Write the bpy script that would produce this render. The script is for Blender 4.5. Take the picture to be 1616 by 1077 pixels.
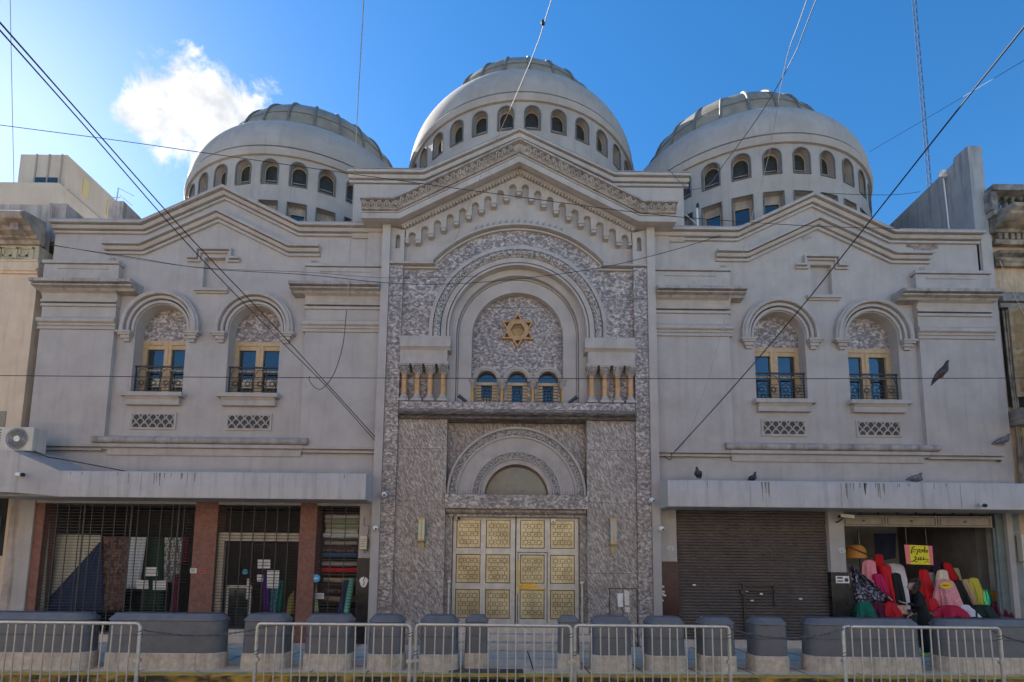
import bpy, bmesh, math, random
from math import sin, cos, pi, radians, sqrt, atan2
from mathutils import Vector, Matrix
from mathutils.geometry import tessellate_polygon
for o in list(bpy.data.objects):
    bpy.data.objects.remove(o)
random.seed(7)
S = bpy.context.scene
COL = S.collection

# ------------------------------------------------------------------ camera
CX, CD, CH = -.18, 12.242, 1.8
YAW, PIT, ROL, FPX, PPY, PPX = .0032, .1036, .0098, 791.3, 816.1, 805.4
_f = Vector((sin(YAW)*cos(PIT), cos(YAW)*cos(PIT), sin(PIT)))
_r = Vector((cos(YAW), -sin(YAW), 0))
_u = _r.cross(_f)
RIGHT = _r*cos(ROL) + _u*sin(ROL)
UP = -_r*sin(ROL) + _u*cos(ROL)
FWD = _f
CAMLOC = Vector((CX, -CD, CH))
cam = bpy.data.cameras.new('camera')
camo = bpy.data.objects.new('camera', cam)
COL.objects.link(camo)
camo.matrix_world = Matrix(((RIGHT.x, UP.x, -FWD.x, CX), (RIGHT.y, UP.y, -FWD.y, -CD), (RIGHT.z, UP.z, -FWD.z, CH), (0, 0, 0, 1)))
cam.sensor_width = 36
cam.lens = FPX/1616*36
cam.shift_x = (808-PPX)/1616
cam.shift_y = (PPY-538.5)/1616
cam.clip_start = .05
cam.clip_end = 3000
S.camera = camo

def W(px, py, Y):
    """point of the plane y=Y seen at a measured photo pixel"""
    d = RIGHT*((px-PPX)/FPX) + UP*((PPY-py)/FPX) + FWD
    return CAMLOC + d*((Y+CD)/d.y)

def DIR(px, py):
    return (RIGHT*((px-PPX)/FPX) + UP*((PPY-py)/FPX) + FWD).normalized()

# ------------------------------------------------------------------ light and sky
SUN_AZ, SUN_EL = radians(-50), radians(33)       # azimuth from +Y towards +X
SUNV = Vector((sin(SUN_AZ)*cos(SUN_EL), cos(SUN_AZ)*cos(SUN_EL), sin(SUN_EL)))
sl = bpy.data.lights.new('sun', 'SUN')
sl.energy = 5.0
sl.angle = radians(.5)
sl.color = (1, .93, .82)
so = bpy.data.objects.new('sun', sl)
COL.objects.link(so)
so.rotation_euler = (-SUNV).to_track_quat('-Z', 'Y').to_euler()
world = bpy.data.worlds.new('World')
S.world = world
world.use_nodes = True
nt = world.node_tree
nt.nodes.clear()
def N(t, nt=nt, **k):
    n = nt.nodes.new(t)
    for a, b in k.items():
        setattr(n, a, b)
    return n
wo = N('ShaderNodeOutputWorld'); bg = N('ShaderNodeBackground')
sky = N('ShaderNodeTexSky'); sky.sky_type = 'NISHITA'
sky.sun_disc = False
sky.sun_elevation = SUN_EL
sky.sun_rotation = SUN_AZ
sky.air_density = 1.0
sky.dust_density = .15
sky.ozone_density = 2.5
sky.altitude = 50
hsv = N('ShaderNodeHueSaturation'); hsv.inputs['Saturation'].default_value = 1.32
nt.links.new(sky.outputs[0], hsv.inputs['Color'])
# one ragged cumulus, upper left, as part of the sky
tc = N('ShaderNodeTexCoord')
c0 = DIR(322, 178)
side = Vector((c0.y, -c0.x, 0)).normalized(); upv = side.cross(c0).normalized()
def dot(v):
    d = N('ShaderNodeVectorMath', operation='DOT_PRODUCT'); nt.links.new(tc.outputs['Generated'], d.inputs[0]); d.inputs[1].default_value = v
    return d.outputs['Value']
def M(op, a, b=None, c=None, nt=nt):
    m = nt.nodes.new('ShaderNodeMath'); m.operation = op
    for i, x in enumerate((a, b, c)):
        if x is None: continue
        if isinstance(x, (int, float)): m.inputs[i].default_value = x
        else: nt.links.new(x, m.inputs[i])
    return m.outputs[0]
a, b, fz = dot(side), dot(upv), dot(c0)
aa = M('MULTIPLY', M('ADD', a, M('MULTIPLY', b, -.35)), 1/.09); bb = M('MULTIPLY', b, 1/.076)
rr = M('SQRT', M('ADD', M('MULTIPLY', aa, aa), M('MULTIPLY', bb, bb)))
nz = N('ShaderNodeTexNoise'); nz.inputs['Scale'].default_value = 17; nz.inputs['Detail'].default_value = 9; nz.inputs['Roughness'].default_value = .62; nz.inputs['Distortion'].default_value = .35
nt.links.new(tc.outputs['Generated'], nz.inputs['Vector'])
dens = M('ADD', M('SUBTRACT', 1.0, rr), M('MULTIPLY', M('SUBTRACT', nz.outputs[0], .5), 2.1))
mr = N('ShaderNodeMapRange'); mr.interpolation_type = 'SMOOTHSTEP'
nt.links.new(dens, mr.inputs[0]); mr.inputs[1].default_value = .02; mr.inputs[2].default_value = .5
front = M('GREATER_THAN', fz, 0)
cm = M('MULTIPLY', mr.outputs[0], front)
nz2 = N('ShaderNodeTexNoise'); nz2.inputs['Scale'].default_value = 22; nz2.inputs['Detail'].default_value = 6
nt.links.new(tc.outputs['Generated'], nz2.inputs['Vector'])
cr = N('ShaderNodeValToRGB'); nt.links.new(nz2.outputs[0], cr.inputs[0])
cr.color_ramp.elements[0].position = .3; cr.color_ramp.elements[0].color = (2.7, 2.9, 3.2, 1)
cr.color_ramp.elements[1].position = .6; cr.color_ramp.elements[1].color = (5.2, 5.1, 4.95, 1)
mx = N('ShaderNodeMixRGB'); nt.links.new(cm, mx.inputs[0]); nt.links.new(hsv.outputs[0], mx.inputs[1]); nt.links.new(cr.outputs[0], mx.inputs[2])
nt.links.new(mx.outputs[0], bg.inputs[0]); bg.inputs[1].default_value = .074
nt.links.new(bg.outputs[0], wo.inputs[0])
S.render.engine = 'CYCLES'
S.view_settings.view_transform = 'Standard'
S.view_settings.look = 'None'
S.view_settings.gamma = 1
S.view_settings.exposure = 1.70
S.cycles.max_bounces = 6
S.cycles.diffuse_bounces = 4

# ------------------------------------------------------------------ mesh helpers
class MB:
    def __init__(s):
        s.v = []; s.f = []; s.m = []; s.mi = 0
    def add(s, vs, fs):
        o = len(s.v); s.v += [tuple(v) for v in vs]
        for f in fs:
            s.f.append([i+o for i in f]); s.m.append(s.mi)
        return s
    def box(s, x0, x1, y0, y1, z0, z1):
        x0, x1 = min(x0, x1), max(x0, x1); y0, y1 = min(y0, y1), max(y0, y1); z0, z1 = min(z0, z1), max(z0, z1)
        return s.add([(x, y, z) for z in (z0, z1) for y in (y0, y1) for x in (x0, x1)],
                     [(0, 2, 3, 1), (4, 5, 7, 6), (0, 1, 5, 4), (2, 6, 7, 3), (0, 4, 6, 2), (1, 3, 7, 5)])
    def obox(s, c, ax, ay, az):
        c, ax, ay, az = map(Vector, (c, ax, ay, az))
        return s.add([c+ax*i+ay*j+az*k for k in (-1, 1) for j in (-1, 1) for i in (-1, 1)],
                     [(0, 2, 3, 1), (4, 5, 7, 6), (0, 1, 5, 4), (2, 6, 7, 3), (0, 4, 6, 2), (1, 3, 7, 5)])
    def prism(s, poly, y0, y1, holes=(), back=True):
        loops = [list(poly)] + [list(h) for h in holes]
        flat = [p for l in loops for p in l]
        n = len(flat)
        tris = [tuple(range(n))] if n <= 4 else tessellate_polygon([[Vector((p[0], p[1], 0)) for p in l] for l in loops])
        vs = [(p[0], y0, p[1]) for p in flat] + [(p[0], y1, p[1]) for p in flat]
        fs = [tuple(t) for t in tris]
        if back: fs += [tuple(i+n for i in reversed(t)) for t in tris]
        o = 0
        for l in loops:
            k = len(l)
            for i in range(k):
                a, b = o+i, o+(i+1) % k
                fs.append((a, b, b+n, a+n))
            o += k
        return s.add(vs, fs)
    def extr(s, poly, axis, a0, a1):
        """convex or simple polygon given in the two other axes, extruded along axis"""
        n = len(poly)
        def mk(p, a):
            return (a, p[0], p[1]) if axis == 'x' else (p[0], p[1], a)
        tris = tessellate_polygon([[Vector((p[0], p[1], 0)) for p in poly]])
        vs = [mk(p, a0) for p in poly]+[mk(p, a1) for p in poly]
        fs = [tuple(t) for t in tris]+[tuple(i+n for i in reversed(t)) for t in tris]
        fs += [(i, (i+1) % n, (i+1) % n+n, i+n) for i in range(n)]
        return s.add(vs, fs)
    def sweep(s, path, prof, yb):
        """profile (out, up) swept along an XZ path with mitred corners"""
        P = [Vector((p[0], p[1])) for p in path]; n = len(P); k = len(prof)
        vs = []
        for i, p in enumerate(P):
            t0 = (P[i]-P[i-1]).normalized() if i > 0 else None
            t1 = (P[i+1]-P[i]).normalized() if i < n-1 else None
            t0 = t0 or t1; t1 = t1 or t0
            n0 = Vector((-t0.y, t0.x)); n1 = Vector((-t1.y, t1.x))
            m = (n0+n1).normalized(); m = m/max(.3, m.dot(n0))
            for d, e in prof:
                vs.append((p.x+m.x*e, yb-d, p.y+m.y*e))
        fs = []
        for i in range(n-1):
            for j in range(k):
                a, b = i*k+j, i*k+(j+1) % k
                fs.append((a, b, b+k, a+k))
        fs.append(tuple(range(k))); fs.append(tuple((n-1)*k+j for j in reversed(range(k))))
        return s.add(vs, fs)
    def tube(s, pts, r, n=8, cap=True):
        P = [Vector(p) for p in pts]; m = len(P)
        rs = r if isinstance(r, (list, tuple)) else [r]*m
        vs = []; ref = None
        for i in range(m):
            t = (P[min(i+1, m-1)]-P[max(i-1, 0)]).normalized()
            if ref is None:
                ref = Vector((0, 0, 1)) if abs(t.z) < .9 else Vector((0, 1, 0))
            u = (ref-t*ref.dot(t)).normalized(); ref = u; w = t.cross(u)
            for j in range(n):
                a = 2*pi*j/n
                vs.append(P[i]+(u*cos(a)+w*sin(a))*rs[i])
        fs = [(i*n+j, i*n+(j+1) % n, (i+1)*n+(j+1) % n, (i+1)*n+j) for i in range(m-1) for j in range(n)]
        if cap: fs += [tuple(range(n)), tuple((m-1)*n+j for j in reversed(range(n)))]
        return s.add(vs, fs)
    def lathe(s, cx, cy, prof, n=16, a0=0, a1=2*pi):
        full = abs(a1-a0-2*pi) < 1e-6; m = n if full else n+1
        vs = [(cx+r*cos(a0+(a1-a0)*j/n), cy+r*sin(a0+(a1-a0)*j/n), z) for r, z in prof for j in range(m)]
        fs = []
        for i in range(len(prof)-1):
            for j in range(n):
                b = (j+1) % m
                fs.append((i*m+j, i*m+b, (i+1)*m+b, (i+1)*m+j))
        return s.add(vs, fs)
    def ball(s, c, rx, ry=None, rz=None, n=10, m=6):
        ry = ry or rx; rz = rz or rx
        vs = [(c[0]+rx*sin(pi*i/m)*cos(2*pi*j/n), c[1]+ry*sin(pi*i/m)*sin(2*pi*j/n), c[2]+rz*cos(pi*i/m)) for i in range(m+1) for j in range(n)]
        return s.add(vs, [(i*n+j, i*n+(j+1) % n, (i+1)*n+(j+1) % n, (i+1)*n+j) for i in range(m) for j in range(n)])
    def build(s, name, mats, parent=None, smooth=35, loc=None, bevel=0):
        me = bpy.data.meshes.new(name)
        bm = bmesh.new()
        bv = [bm.verts.new(v) for v in s.v]
        mats = mats if isinstance(mats, (list, tuple)) else [mats]
        for f, mi in zip(s.f, s.m):
            g = []
            for i in f:
                if bv[i] not in g: g.append(bv[i])
            if len(g) < 3: continue
            try: fc = bm.faces.new(g)
            except ValueError: continue
            fc.material_index = mi
        bmesh.ops.remove_doubles(bm, verts=bm.verts, dist=1e-5)
        bmesh.ops.recalc_face_normals(bm, faces=bm.faces)
        bm.to_mesh(me); bm.free()
        for m in mats: me.materials.append(m)
        if smooth:
            me.shade_smooth(); me.set_sharp_from_angle(angle=radians(smooth))
        o = bpy.data.objects.new(name, me)
        COL.objects.link(o)
        if parent: o.parent = parent
        if loc: o.location = loc
        if bevel:
            b = o.modifiers.new('bevel', 'BEVEL'); b.width = bevel; b.segments = 2; b.limit_method = 'ANGLE'; b.angle_limit = radians(40)
        return o

def tag(o, label, cat, group=None, kind=None):
    if label: o['label'] = label
    if cat: o['category'] = cat
    if group: o['group'] = group
    if kind: o['kind'] = kind
    return o
def thing(name, label, cat, loc=(0, 0, 0), group=None, rz=0):
    o = bpy.data.objects.new(name, None); COL.objects.link(o)
    o.location = loc; o.rotation_euler.z = rz; o.empty_display_size = .2
    return tag(o, label, cat, group)
def copy_tree(o, parent=None):
    c = o.copy(); COL.objects.link(c)
    if parent: c.parent = parent
    for ch in list(o.children): copy_tree(ch, c)
    return c
def arc(cx, cz, r, a0, a1, n=24):
    return [(cx+r*cos(radians(a0+(a1-a0)*i/n)), cz+r*sin(radians(a0+(a1-a0)*i/n))) for i in range(n+1)]
def arch_poly(cx, zb, zs, r, n=24):
    """door-shaped outline: legs from zb to the springing zs, half circle above"""
    return [(cx-r, zb)] + arc(cx, zs, r, 180, 0, n) + [(cx+r, zb)]
def arch_path(cx, zb, zs, r, n=28):
    return ([(cx-r, zb)] if zs > zb+1e-4 else []) + arc(cx, zs, r, 180, 0, n) + ([(cx+r, zb)] if zs > zb+1e-4 else [])
def ring_poly(cx, zb, zs, r0, r1, n=28):
    return arch_poly(cx, zb, zs, r1, n) + list(reversed(arch_poly(cx, zb, zs, r0, n)))

# ------------------------------------------------------------------ materials
def mat(name, c1, c2=None, scale=6, rough=.8, metal=0, bump=0, bscale=60, streak=0, stain=0, spec=.5, aniso=(1, 1, 1), emit=0, ior=1.5, lo=.35, hi=.65, detail=6, rot=None, stainc=(.06, .05, .045), chips=0, chipc=(.3, .31, .32), vary=0):
    m = bpy.data.materials.new(name); m.use_nodes = True
    t = m.node_tree; bs = t.nodes['Principled BSDF']
    L = t.links.new
    bs.inputs['Roughness'].default_value = rough; bs.inputs['Metallic'].default_value = metal
    bs.inputs['Specular IOR Level'].default_value = spec; bs.inputs['IOR'].default_value = ior
    tc = t.nodes.new('ShaderNodeTexCoord'); mp = t.nodes.new('ShaderNodeMapping')
    src = tc.outputs['Object']
    if vary:
        oi = t.nodes.new('ShaderNodeObjectInfo'); sm = t.nodes.new('ShaderNodeVectorMath'); sm.operation = 'SCALE'; sm.inputs[0].default_value = (17, 31, 23); L(oi.outputs['Random'], sm.inputs['Scale'])
        ad = t.nodes.new('ShaderNodeVectorMath'); ad.operation = 'ADD'; L(src, ad.inputs[0]); L(sm.outputs[0], ad.inputs[1]); src = ad.outputs[0]
    L(src, mp.inputs[0]); mp.inputs['Scale'].default_value = aniso
    if rot: mp.inputs['Rotation'].default_value = rot
    col = None
    if c2 is None:
        bs.inputs['Base Color'].default_value = (*c1, 1)
    else:
        n = t.nodes.new('ShaderNodeTexNoise'); n.inputs['Scale'].default_value = scale; n.inputs['Detail'].default_value = detail; n.inputs['Roughness'].default_value = .6
        L(mp.outputs[0], n.inputs['Vector'])
        r = t.nodes.new('ShaderNodeValToRGB'); L(n.outputs[0], r.inputs[0])
        r.color_ramp.elements[0].position = lo; r.color_ramp.elements[0].color = (*c1, 1)
        r.color_ramp.elements[1].position = hi; r.color_ramp.elements[1].color = (*c2, 1)
        col = r.outputs[0]
    def overlay(scl, sc, amt, lo, hi, dc):
        nonlocal col
        mp2 = t.nodes.new('ShaderNodeMapping'); L(src, mp2.inputs[0]); mp2.inputs['Scale'].default_value = scl
        n = t.nodes.new('ShaderNodeTexNoise'); n.inputs['Scale'].default_value = sc; n.inputs['Detail'].default_value = 7; n.inputs['Roughness'].default_value = .65
        L(mp2.outputs[0], n.inputs['Vector'])
        r = t.nodes.new('ShaderNodeMapRange'); L(n.outputs[0], r.inputs[0]); r.inputs[1].default_value = lo; r.inputs[2].default_value = hi; r.inputs[4].default_value = amt
        x = t.nodes.new('ShaderNodeMixRGB'); L(r.outputs[0], x.inputs[0])
        if col is None: x.inputs[1].default_value = (*c1, 1)
        else: L(col, x.inputs[1])
        x.inputs[2].default_value = (*dc, 1); col = x.outputs[0]
    if streak: overlay((2.2, 2.2, .16), 3.0, streak, .5, .74, stainc)
    if stain: overlay((1, 1, 1), 1.3, stain, .55, .82, stainc)
    if chips: overlay((1, 1, 1), 9, chips, .69, .73, chipc); overlay((.25, 1, 2), 5, chips*.6, .66, .74, chipc)
    if col is not None: L(col, bs.inputs['Base Color'])
    if bump:
        n = t.nodes.new('ShaderNodeTexNoise'); n.inputs['Scale'].default_value = bscale; n.inputs['Detail'].default_value = 5
        L(tc.outputs['Object'], n.inputs['Vector'])
        b = t.nodes.new('ShaderNodeBump'); b.inputs['Strength'].default_value = bump; b.inputs['Distance'].default_value = .01
        L(n.outputs[0], b.inputs['Height']); L(b.outputs[0], bs.inputs['Normal'])
    if emit:
        bs.inputs['Emission Color'].default_value = (*c1, 1); bs.inputs['Emission Strength'].default_value = emit
    return m

def marble_mat(name, dark, mid, light, aniso, rotv, scale, seams=(), rough=.45):
    m = bpy.data.materials.new(name); m.use_nodes = True
    t = m.node_tree; bs = t.nodes['Principled BSDF']; L = t.links.new
    tc = t.nodes.new('ShaderNodeTexCoord')
    mr_ = t.nodes.new('ShaderNodeMapping'); L(tc.outputs['Object'], mr_.inputs[0]); mr_.inputs['Rotation'].default_value = rotv
    mp = t.nodes.new('ShaderNodeMapping'); L(mr_.outputs[0], mp.inputs[0]); mp.inputs['Scale'].default_value = aniso
    n = t.nodes.new('ShaderNodeTexNoise'); n.inputs['Scale'].default_value = scale; n.inputs['Detail'].default_value = 5; n.inputs['Roughness'].default_value = .62; n.inputs['Distortion'].default_value = .6
    L(mp.outputs[0], n.inputs['Vector'])
    r = t.nodes.new('ShaderNodeValToRGB'); L(n.outputs[0], r.inputs[0])
    e = r.color_ramp.elements; e[0].position = .38; e[0].color = (*dark, 1); e[1].position = .66; e[1].color = (*light, 1)
    k = e.new(.5); k.color = (*mid, 1)
    n2 = t.nodes.new('ShaderNodeTexNoise'); n2.inputs['Scale'].default_value = 1.1; n2.inputs['Detail'].default_value = 4
    L(tc.outputs['Object'], n2.inputs['Vector'])
    x = t.nodes.new('ShaderNodeMixRGB'); x.blend_type = 'MULTIPLY'; x.inputs[0].default_value = .5
    L(r.outputs[0], x.inputs[1])
    r2 = t.nodes.new('ShaderNodeValToRGB'); L(n2.outputs[0], r2.inputs[0]); r2.color_ramp.elements[0].position = .3; r2.color_ramp.elements[0].color = (.55, .52, .56, 1); r2.color_ramp.elements[1].position = .7
    L(r2.outputs[0], x.inputs[2]); col = x.outputs[0]
    if seams:
        sp = t.nodes.new('ShaderNodeSeparateXYZ'); L(tc.outputs['Object'], sp.inputs[0])
        acc = None
        for z in seams:
            q = M('LESS_THAN', M('ABSOLUTE', M('SUBTRACT', sp.outputs[2], z, nt=t), nt=t), .006, nt=t)
            acc = q if acc is None else M('MAXIMUM', acc, q, nt=t)
        y = t.nodes.new('ShaderNodeMixRGB'); L(M('MULTIPLY', acc, .7, nt=t), y.inputs[0]); L(col, y.inputs[1]); y.inputs[2].default_value = (.03, .028, .03, 1); col = y.outputs[0]
    L(col, bs.inputs['Base Color']); bs.inputs['Roughness'].default_value = rough
    b = t.nodes.new('ShaderNodeBump'); b.inputs['Strength'].default_value = .12; b.inputs['Distance'].default_value = .02
    L(n.outputs[0], b.inputs['Height']); L(b.outputs[0], bs.inputs['Normal'])
    return m

GREY = mat('grey_stucco', (.362, .337, .321), (.422, .396, .379), 1.6, .9, bump=.25, bscale=45, streak=.25, stain=.25, stainc=(.2, .185, .18))
TRIM = mat('grey_trim', (.35, .324, .306), (.42, .392, .373), 3, .85, bump=.12, bscale=40, streak=.22, stain=.2, stainc=(.16, .15, .145))
TRIMD = mat('weathered_trim', (.27, .25, .236), (.40, .373, .355), 4, .9, bump=.3, bscale=30, streak=.7, stain=.35, stainc=(.1, .092, .085))
ORN = mat('carved_trim', (.15, .145, .145), (.46, .45, .45), 26, .85, bump=1.0, bscale=22, lo=.42, hi=.56, detail=3)
DOMEW = mat('dome_paint', (.31, .289, .275), (.375, .352, .335), 1.2, .9, bump=.2, bscale=14, streak=.7, stain=.5, stainc=(.26, .245, .23))
CAPM = mat('dome_cap_sheet', (.20, .178, .135), (.29, .26, .20), 2.5, .55, bump=.08, bscale=10, stain=.25, stainc=(.14, .14, .12))
CAPR = mat('dome_rib_metal', (.11, .115, .105), (.18, .18, .16), 8, .55)
MARB_U = marble_mat('marble_upper', (.15, .128, .118), (.29, .257, .237), (.66, .61, .57), (1, 1, 1.4), (0, 0, 0), 11.5, rough=.5, seams=(8.62, 6.72))
MARB_L = marble_mat('marble_lower', (.165, .143, .13), (.29, .258, .238), (.58, .535, .495), (3.2, 1, 1), (0, radians(28), 0), 9.5, seams=(4.72, 3.42, 1.72), rough=.38)
GOLD = mat('gold_paint', (.42, .24, .06), (.52, .31, .09), 9, .38, metal=.55)
BRONZE = mat('bronze', (.46, .24, .10), (.58, .33, .15), 7, .42, metal=.45)
GLASS = mat('window_glass', (.012, .016, .02), rough=.03, ior=2.1, spec=.5)
GLASSD = mat('dark_glass', (.02, .024, .026), (.05, .06, .055), 5, .12, ior=1.7)
WOODT = mat('tan_window_wood', (.42, .30, .165), (.52, .385, .225), 10, .5)
IRON = mat('black_iron', (.03, .03, .032), rough=.55)
DARK = mat('dark_interior', (.018, .018, .02), (.03, .03, .033), 3, .9)
ALU = mat('door_aluminium', (.46, .44, .40), (.58, .555, .51), 6, .42, metal=.35, streak=.25, stainc=(.25, .22, .19))
PANELG = mat('gold_door_panel', (.42, .35, .20), (.66, .57, .37), 2.2, .28, metal=.3, stain=.6, stainc=(.28, .22, .11), vary=1)
PANELD = mat('door_lattice_line', (.09, .065, .025), rough=.45, metal=.4)
SLATE = mat('slate_grey_paint', (.115, .122, .138), (.15, .158, .175), 4, .5, bump=.12, bscale=30, streak=.35, stain=.45, stainc=(.17, .175, .185), chips=.6, vary=1)
CONC = mat('concrete', (.46, .395, .32), (.66, .58, .49), 9, .9, bump=.3, bscale=35, streak=.6, stainc=(.12, .10, .085), vary=1)
GALV = mat('galvanised_steel', (.50, .485, .455), (.64, .62, .585), 14, .45, metal=.5, stain=.35, stainc=(.2, .16, .12))
WHITE = mat('white_plastic', (.75, .75, .73), rough=.4)
PAPER = mat('white_paper', (.72, .70, .66), (.8, .78, .75), 9, .8)
BLACK = mat('black_plastic', (.012, .012, .013), rough=.45)
SHUT = mat('brown_shutter_steel', (.13, .105, .092), (.17, .14, .125), 2, .5, metal=.1, stain=.3, stainc=(.07, .05, .05))
PLINTH = mat('black_plinth_tile', (.014, .013, .014), (.03, .028, .03), 6, .25)
PLINR = mat('dark_red_plinth', (.04, .012, .015), (.07, .02, .024), 6, .3)
BRICK = mat('brown_brick', (.17, .075, .055), (.24, .115, .085), 12, .8, bump=.3, bscale=50)
AWN = mat('awning_sheet', (.40, .388, .385), (.46, .448, .445), 2, .6, bump=.05, bscale=15, streak=.5, stain=.15, stainc=(.17, .16, .155))
CABLE = mat('black_cable', (.012, .012, .014), rough=.6)
CABLEW = mat('pale_cable', (.33, .325, .32), rough=.6)
BEIGE = mat('beige_stucco', (.56, .44, .33), (.64, .52, .39), 2, .9, bump=.2, bscale=35, streak=.35, stainc=(.25, .2, .16))
OCHRE = mat('ochre_stucco', (.42, .315, .20), (.55, .43, .29), 3, .9, bump=.25, bscale=30, streak=.75, stain=.4, stainc=(.09, .07, .055))
OLDG = mat('old_grey_render', (.36, .30, .265), (.48, .42, .38), 2.2, .95, bump=.3, bscale=25, streak=.8, stain=.5, stainc=(.12, .11, .105))
PARTY = mat('party_wall_render', (.27, .28, .30), (.36, .37, .385), 1.2, .95, bump=.2, bscale=25, streak=.85, stain=.5, stainc=(.10, .10, .105))
STEPM = mat('step_stone', (.54, .45, .36), (.66, .56, .46), 6, .6)
# ------------------------------------------------------------------ ground
ASPH = mat('asphalt', (.04, .04, .042), (.065, .064, .063), 30, .9, bump=.4, bscale=120, stain=.4, stainc=(.025, .025, .025))
PAVE = mat('pavement_slab', (.68, .53, .38), (.80, .64, .475), 5, .85, bump=.15, bscale=40, stain=.45, stainc=(.13, .12, .11))
YEL = mat('worn_yellow_paint', (.80, .47, .05), (.42, .30, .13), 7, .75, bump=.25, bscale=40, stain=.75, stainc=(.045, .035, .025), lo=.45, hi=.62, aniso=(.6, 1, 2))
KERBF = mat('dirty_kerb_face', (.05, .042, .03), (.60, .37, .07), 5, .8, lo=.42, hi=.72, aniso=(.7, 1, 1.5), bump=.2)
def kerb_y(x): return -3.62+.022*x
g = MB(); g.box(-400, 400, -400, 400, -.6, -.15); tag(g.build('road', ASPH), None, None, kind='structure')
p = MB()
p.extr([(-60, kerb_y(-60)+.3), (60, kerb_y(60)+.3), (60, 30), (-60, 30)], 'z', -.14, 0)
pv = tag(p.build('pavement', PAVE), None, None, kind='structure')
j = MB(); jm = mat('pavement_joint', (.05, .047, .043), rough=.95)
for i in range(-22, 23):
    x = i*.98+.25
    j.add([(x-.012, -.1, .004), (x+.012, -.1, .004), (x*.985+.012+.05, kerb_y(x)+.3, .004), (x*.985-.012+.05, kerb_y(x)+.3, .004)], [(0, 1, 2, 3)])
for k in range(3):
    y = -.95-k*.9
    j.add([(-22, y-.5*.02*22-.01, .005), (22, y+.01*22-.01, .005), (22, y+.01*22+.01, .005), (-22, y-.01*22+.01, .005)], [(0, 1, 2, 3)])
tag(j.build('pavement_joints', jm), None, None, kind='structure')
k = MB(); kt = MB()
for i in range(-34, 34):
    x0, x1 = i*1.02+.006, (i+1)*1.02-.006
    k.add([(x, kerb_y(x)+d, z) for x in (x0, x1) for d in (0, .296) for z in (-.15, .006+random.random()*.004)], [(0, 2, 3, 1), (4, 5, 7, 6), (0, 1, 5, 4), (2, 6, 7, 3), (0, 4, 6, 2), (1, 3, 7, 5)])
for i in range(0, len(k.f), 6):
    k.m[i+5] = 0
    k.m[i+2] = 2                                      # street-side face
tag(k.build('kerb', [YEL, YEL, KERBF], smooth=0, bevel=.012), None, None, kind='structure')
f = MB(); f.box(-60, 60, -16.6, -11.2, -.149, 0); tag(f.build('far_pavement', PAVE), None, None, kind='structure')
# storm drain mouth, sunken in the kerb
sd = thing('storm_drain', 'dark storm drain mouth with a steel hatch in the yellow kerb before the door', 'storm drain', (-.75, kerb_y(-.75), 0))
q = MB(); q.box(-.30, .95, -.012, .02, -.145, -.03); q.build('drain_opening', BLACK, sd)
q = MB(); q.box(-.45, .42, .33, .68, .002, .016); q.build('hatch', mat('hatch_steel', (.09, .09, .092), (.14, .14, .145), 8, .5, metal=.4), sd)
q = MB()
q.box(.44, .85, .31, .66, .002, .012); q.build('drain_frame', mat('drain_rust', (.07, .05, .045), (.11, .08, .07), 8, .8), sd)

# ------------------------------------------------------------------ the temple
T = thing('synagogue', 'grey domed synagogue with arched windows, marble centre and gold star', 'synagogue')
P_COR = [(0, 0), (.06, 0), (.06, .055), (.015, .055), (.015, .09), (.11, .09), (.15, .145), (.15, .16), (.09, .16), (.09, .19), (.22, .19), (.22, .26), (0, .26)]
WX = (6.69, 9.07)                                     # window axes of a wing
WIN_Z0, WIN_ZS, WIN_R = 6.08, 7.8, .65
TOPL = [(3.45, 10.34), (5.70, 10.34), (7.68, 11.33), (9.66, 10.34), (12.02, 10.34)]
def mir(s, pts):
    return [(s*x, z) for x, z in (pts if s > 0 else reversed(pts))]
LEAD = mat('stone_coping', (.30, .29, .28), (.38, .37, .36), 5, .9, streak=.3)

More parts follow.
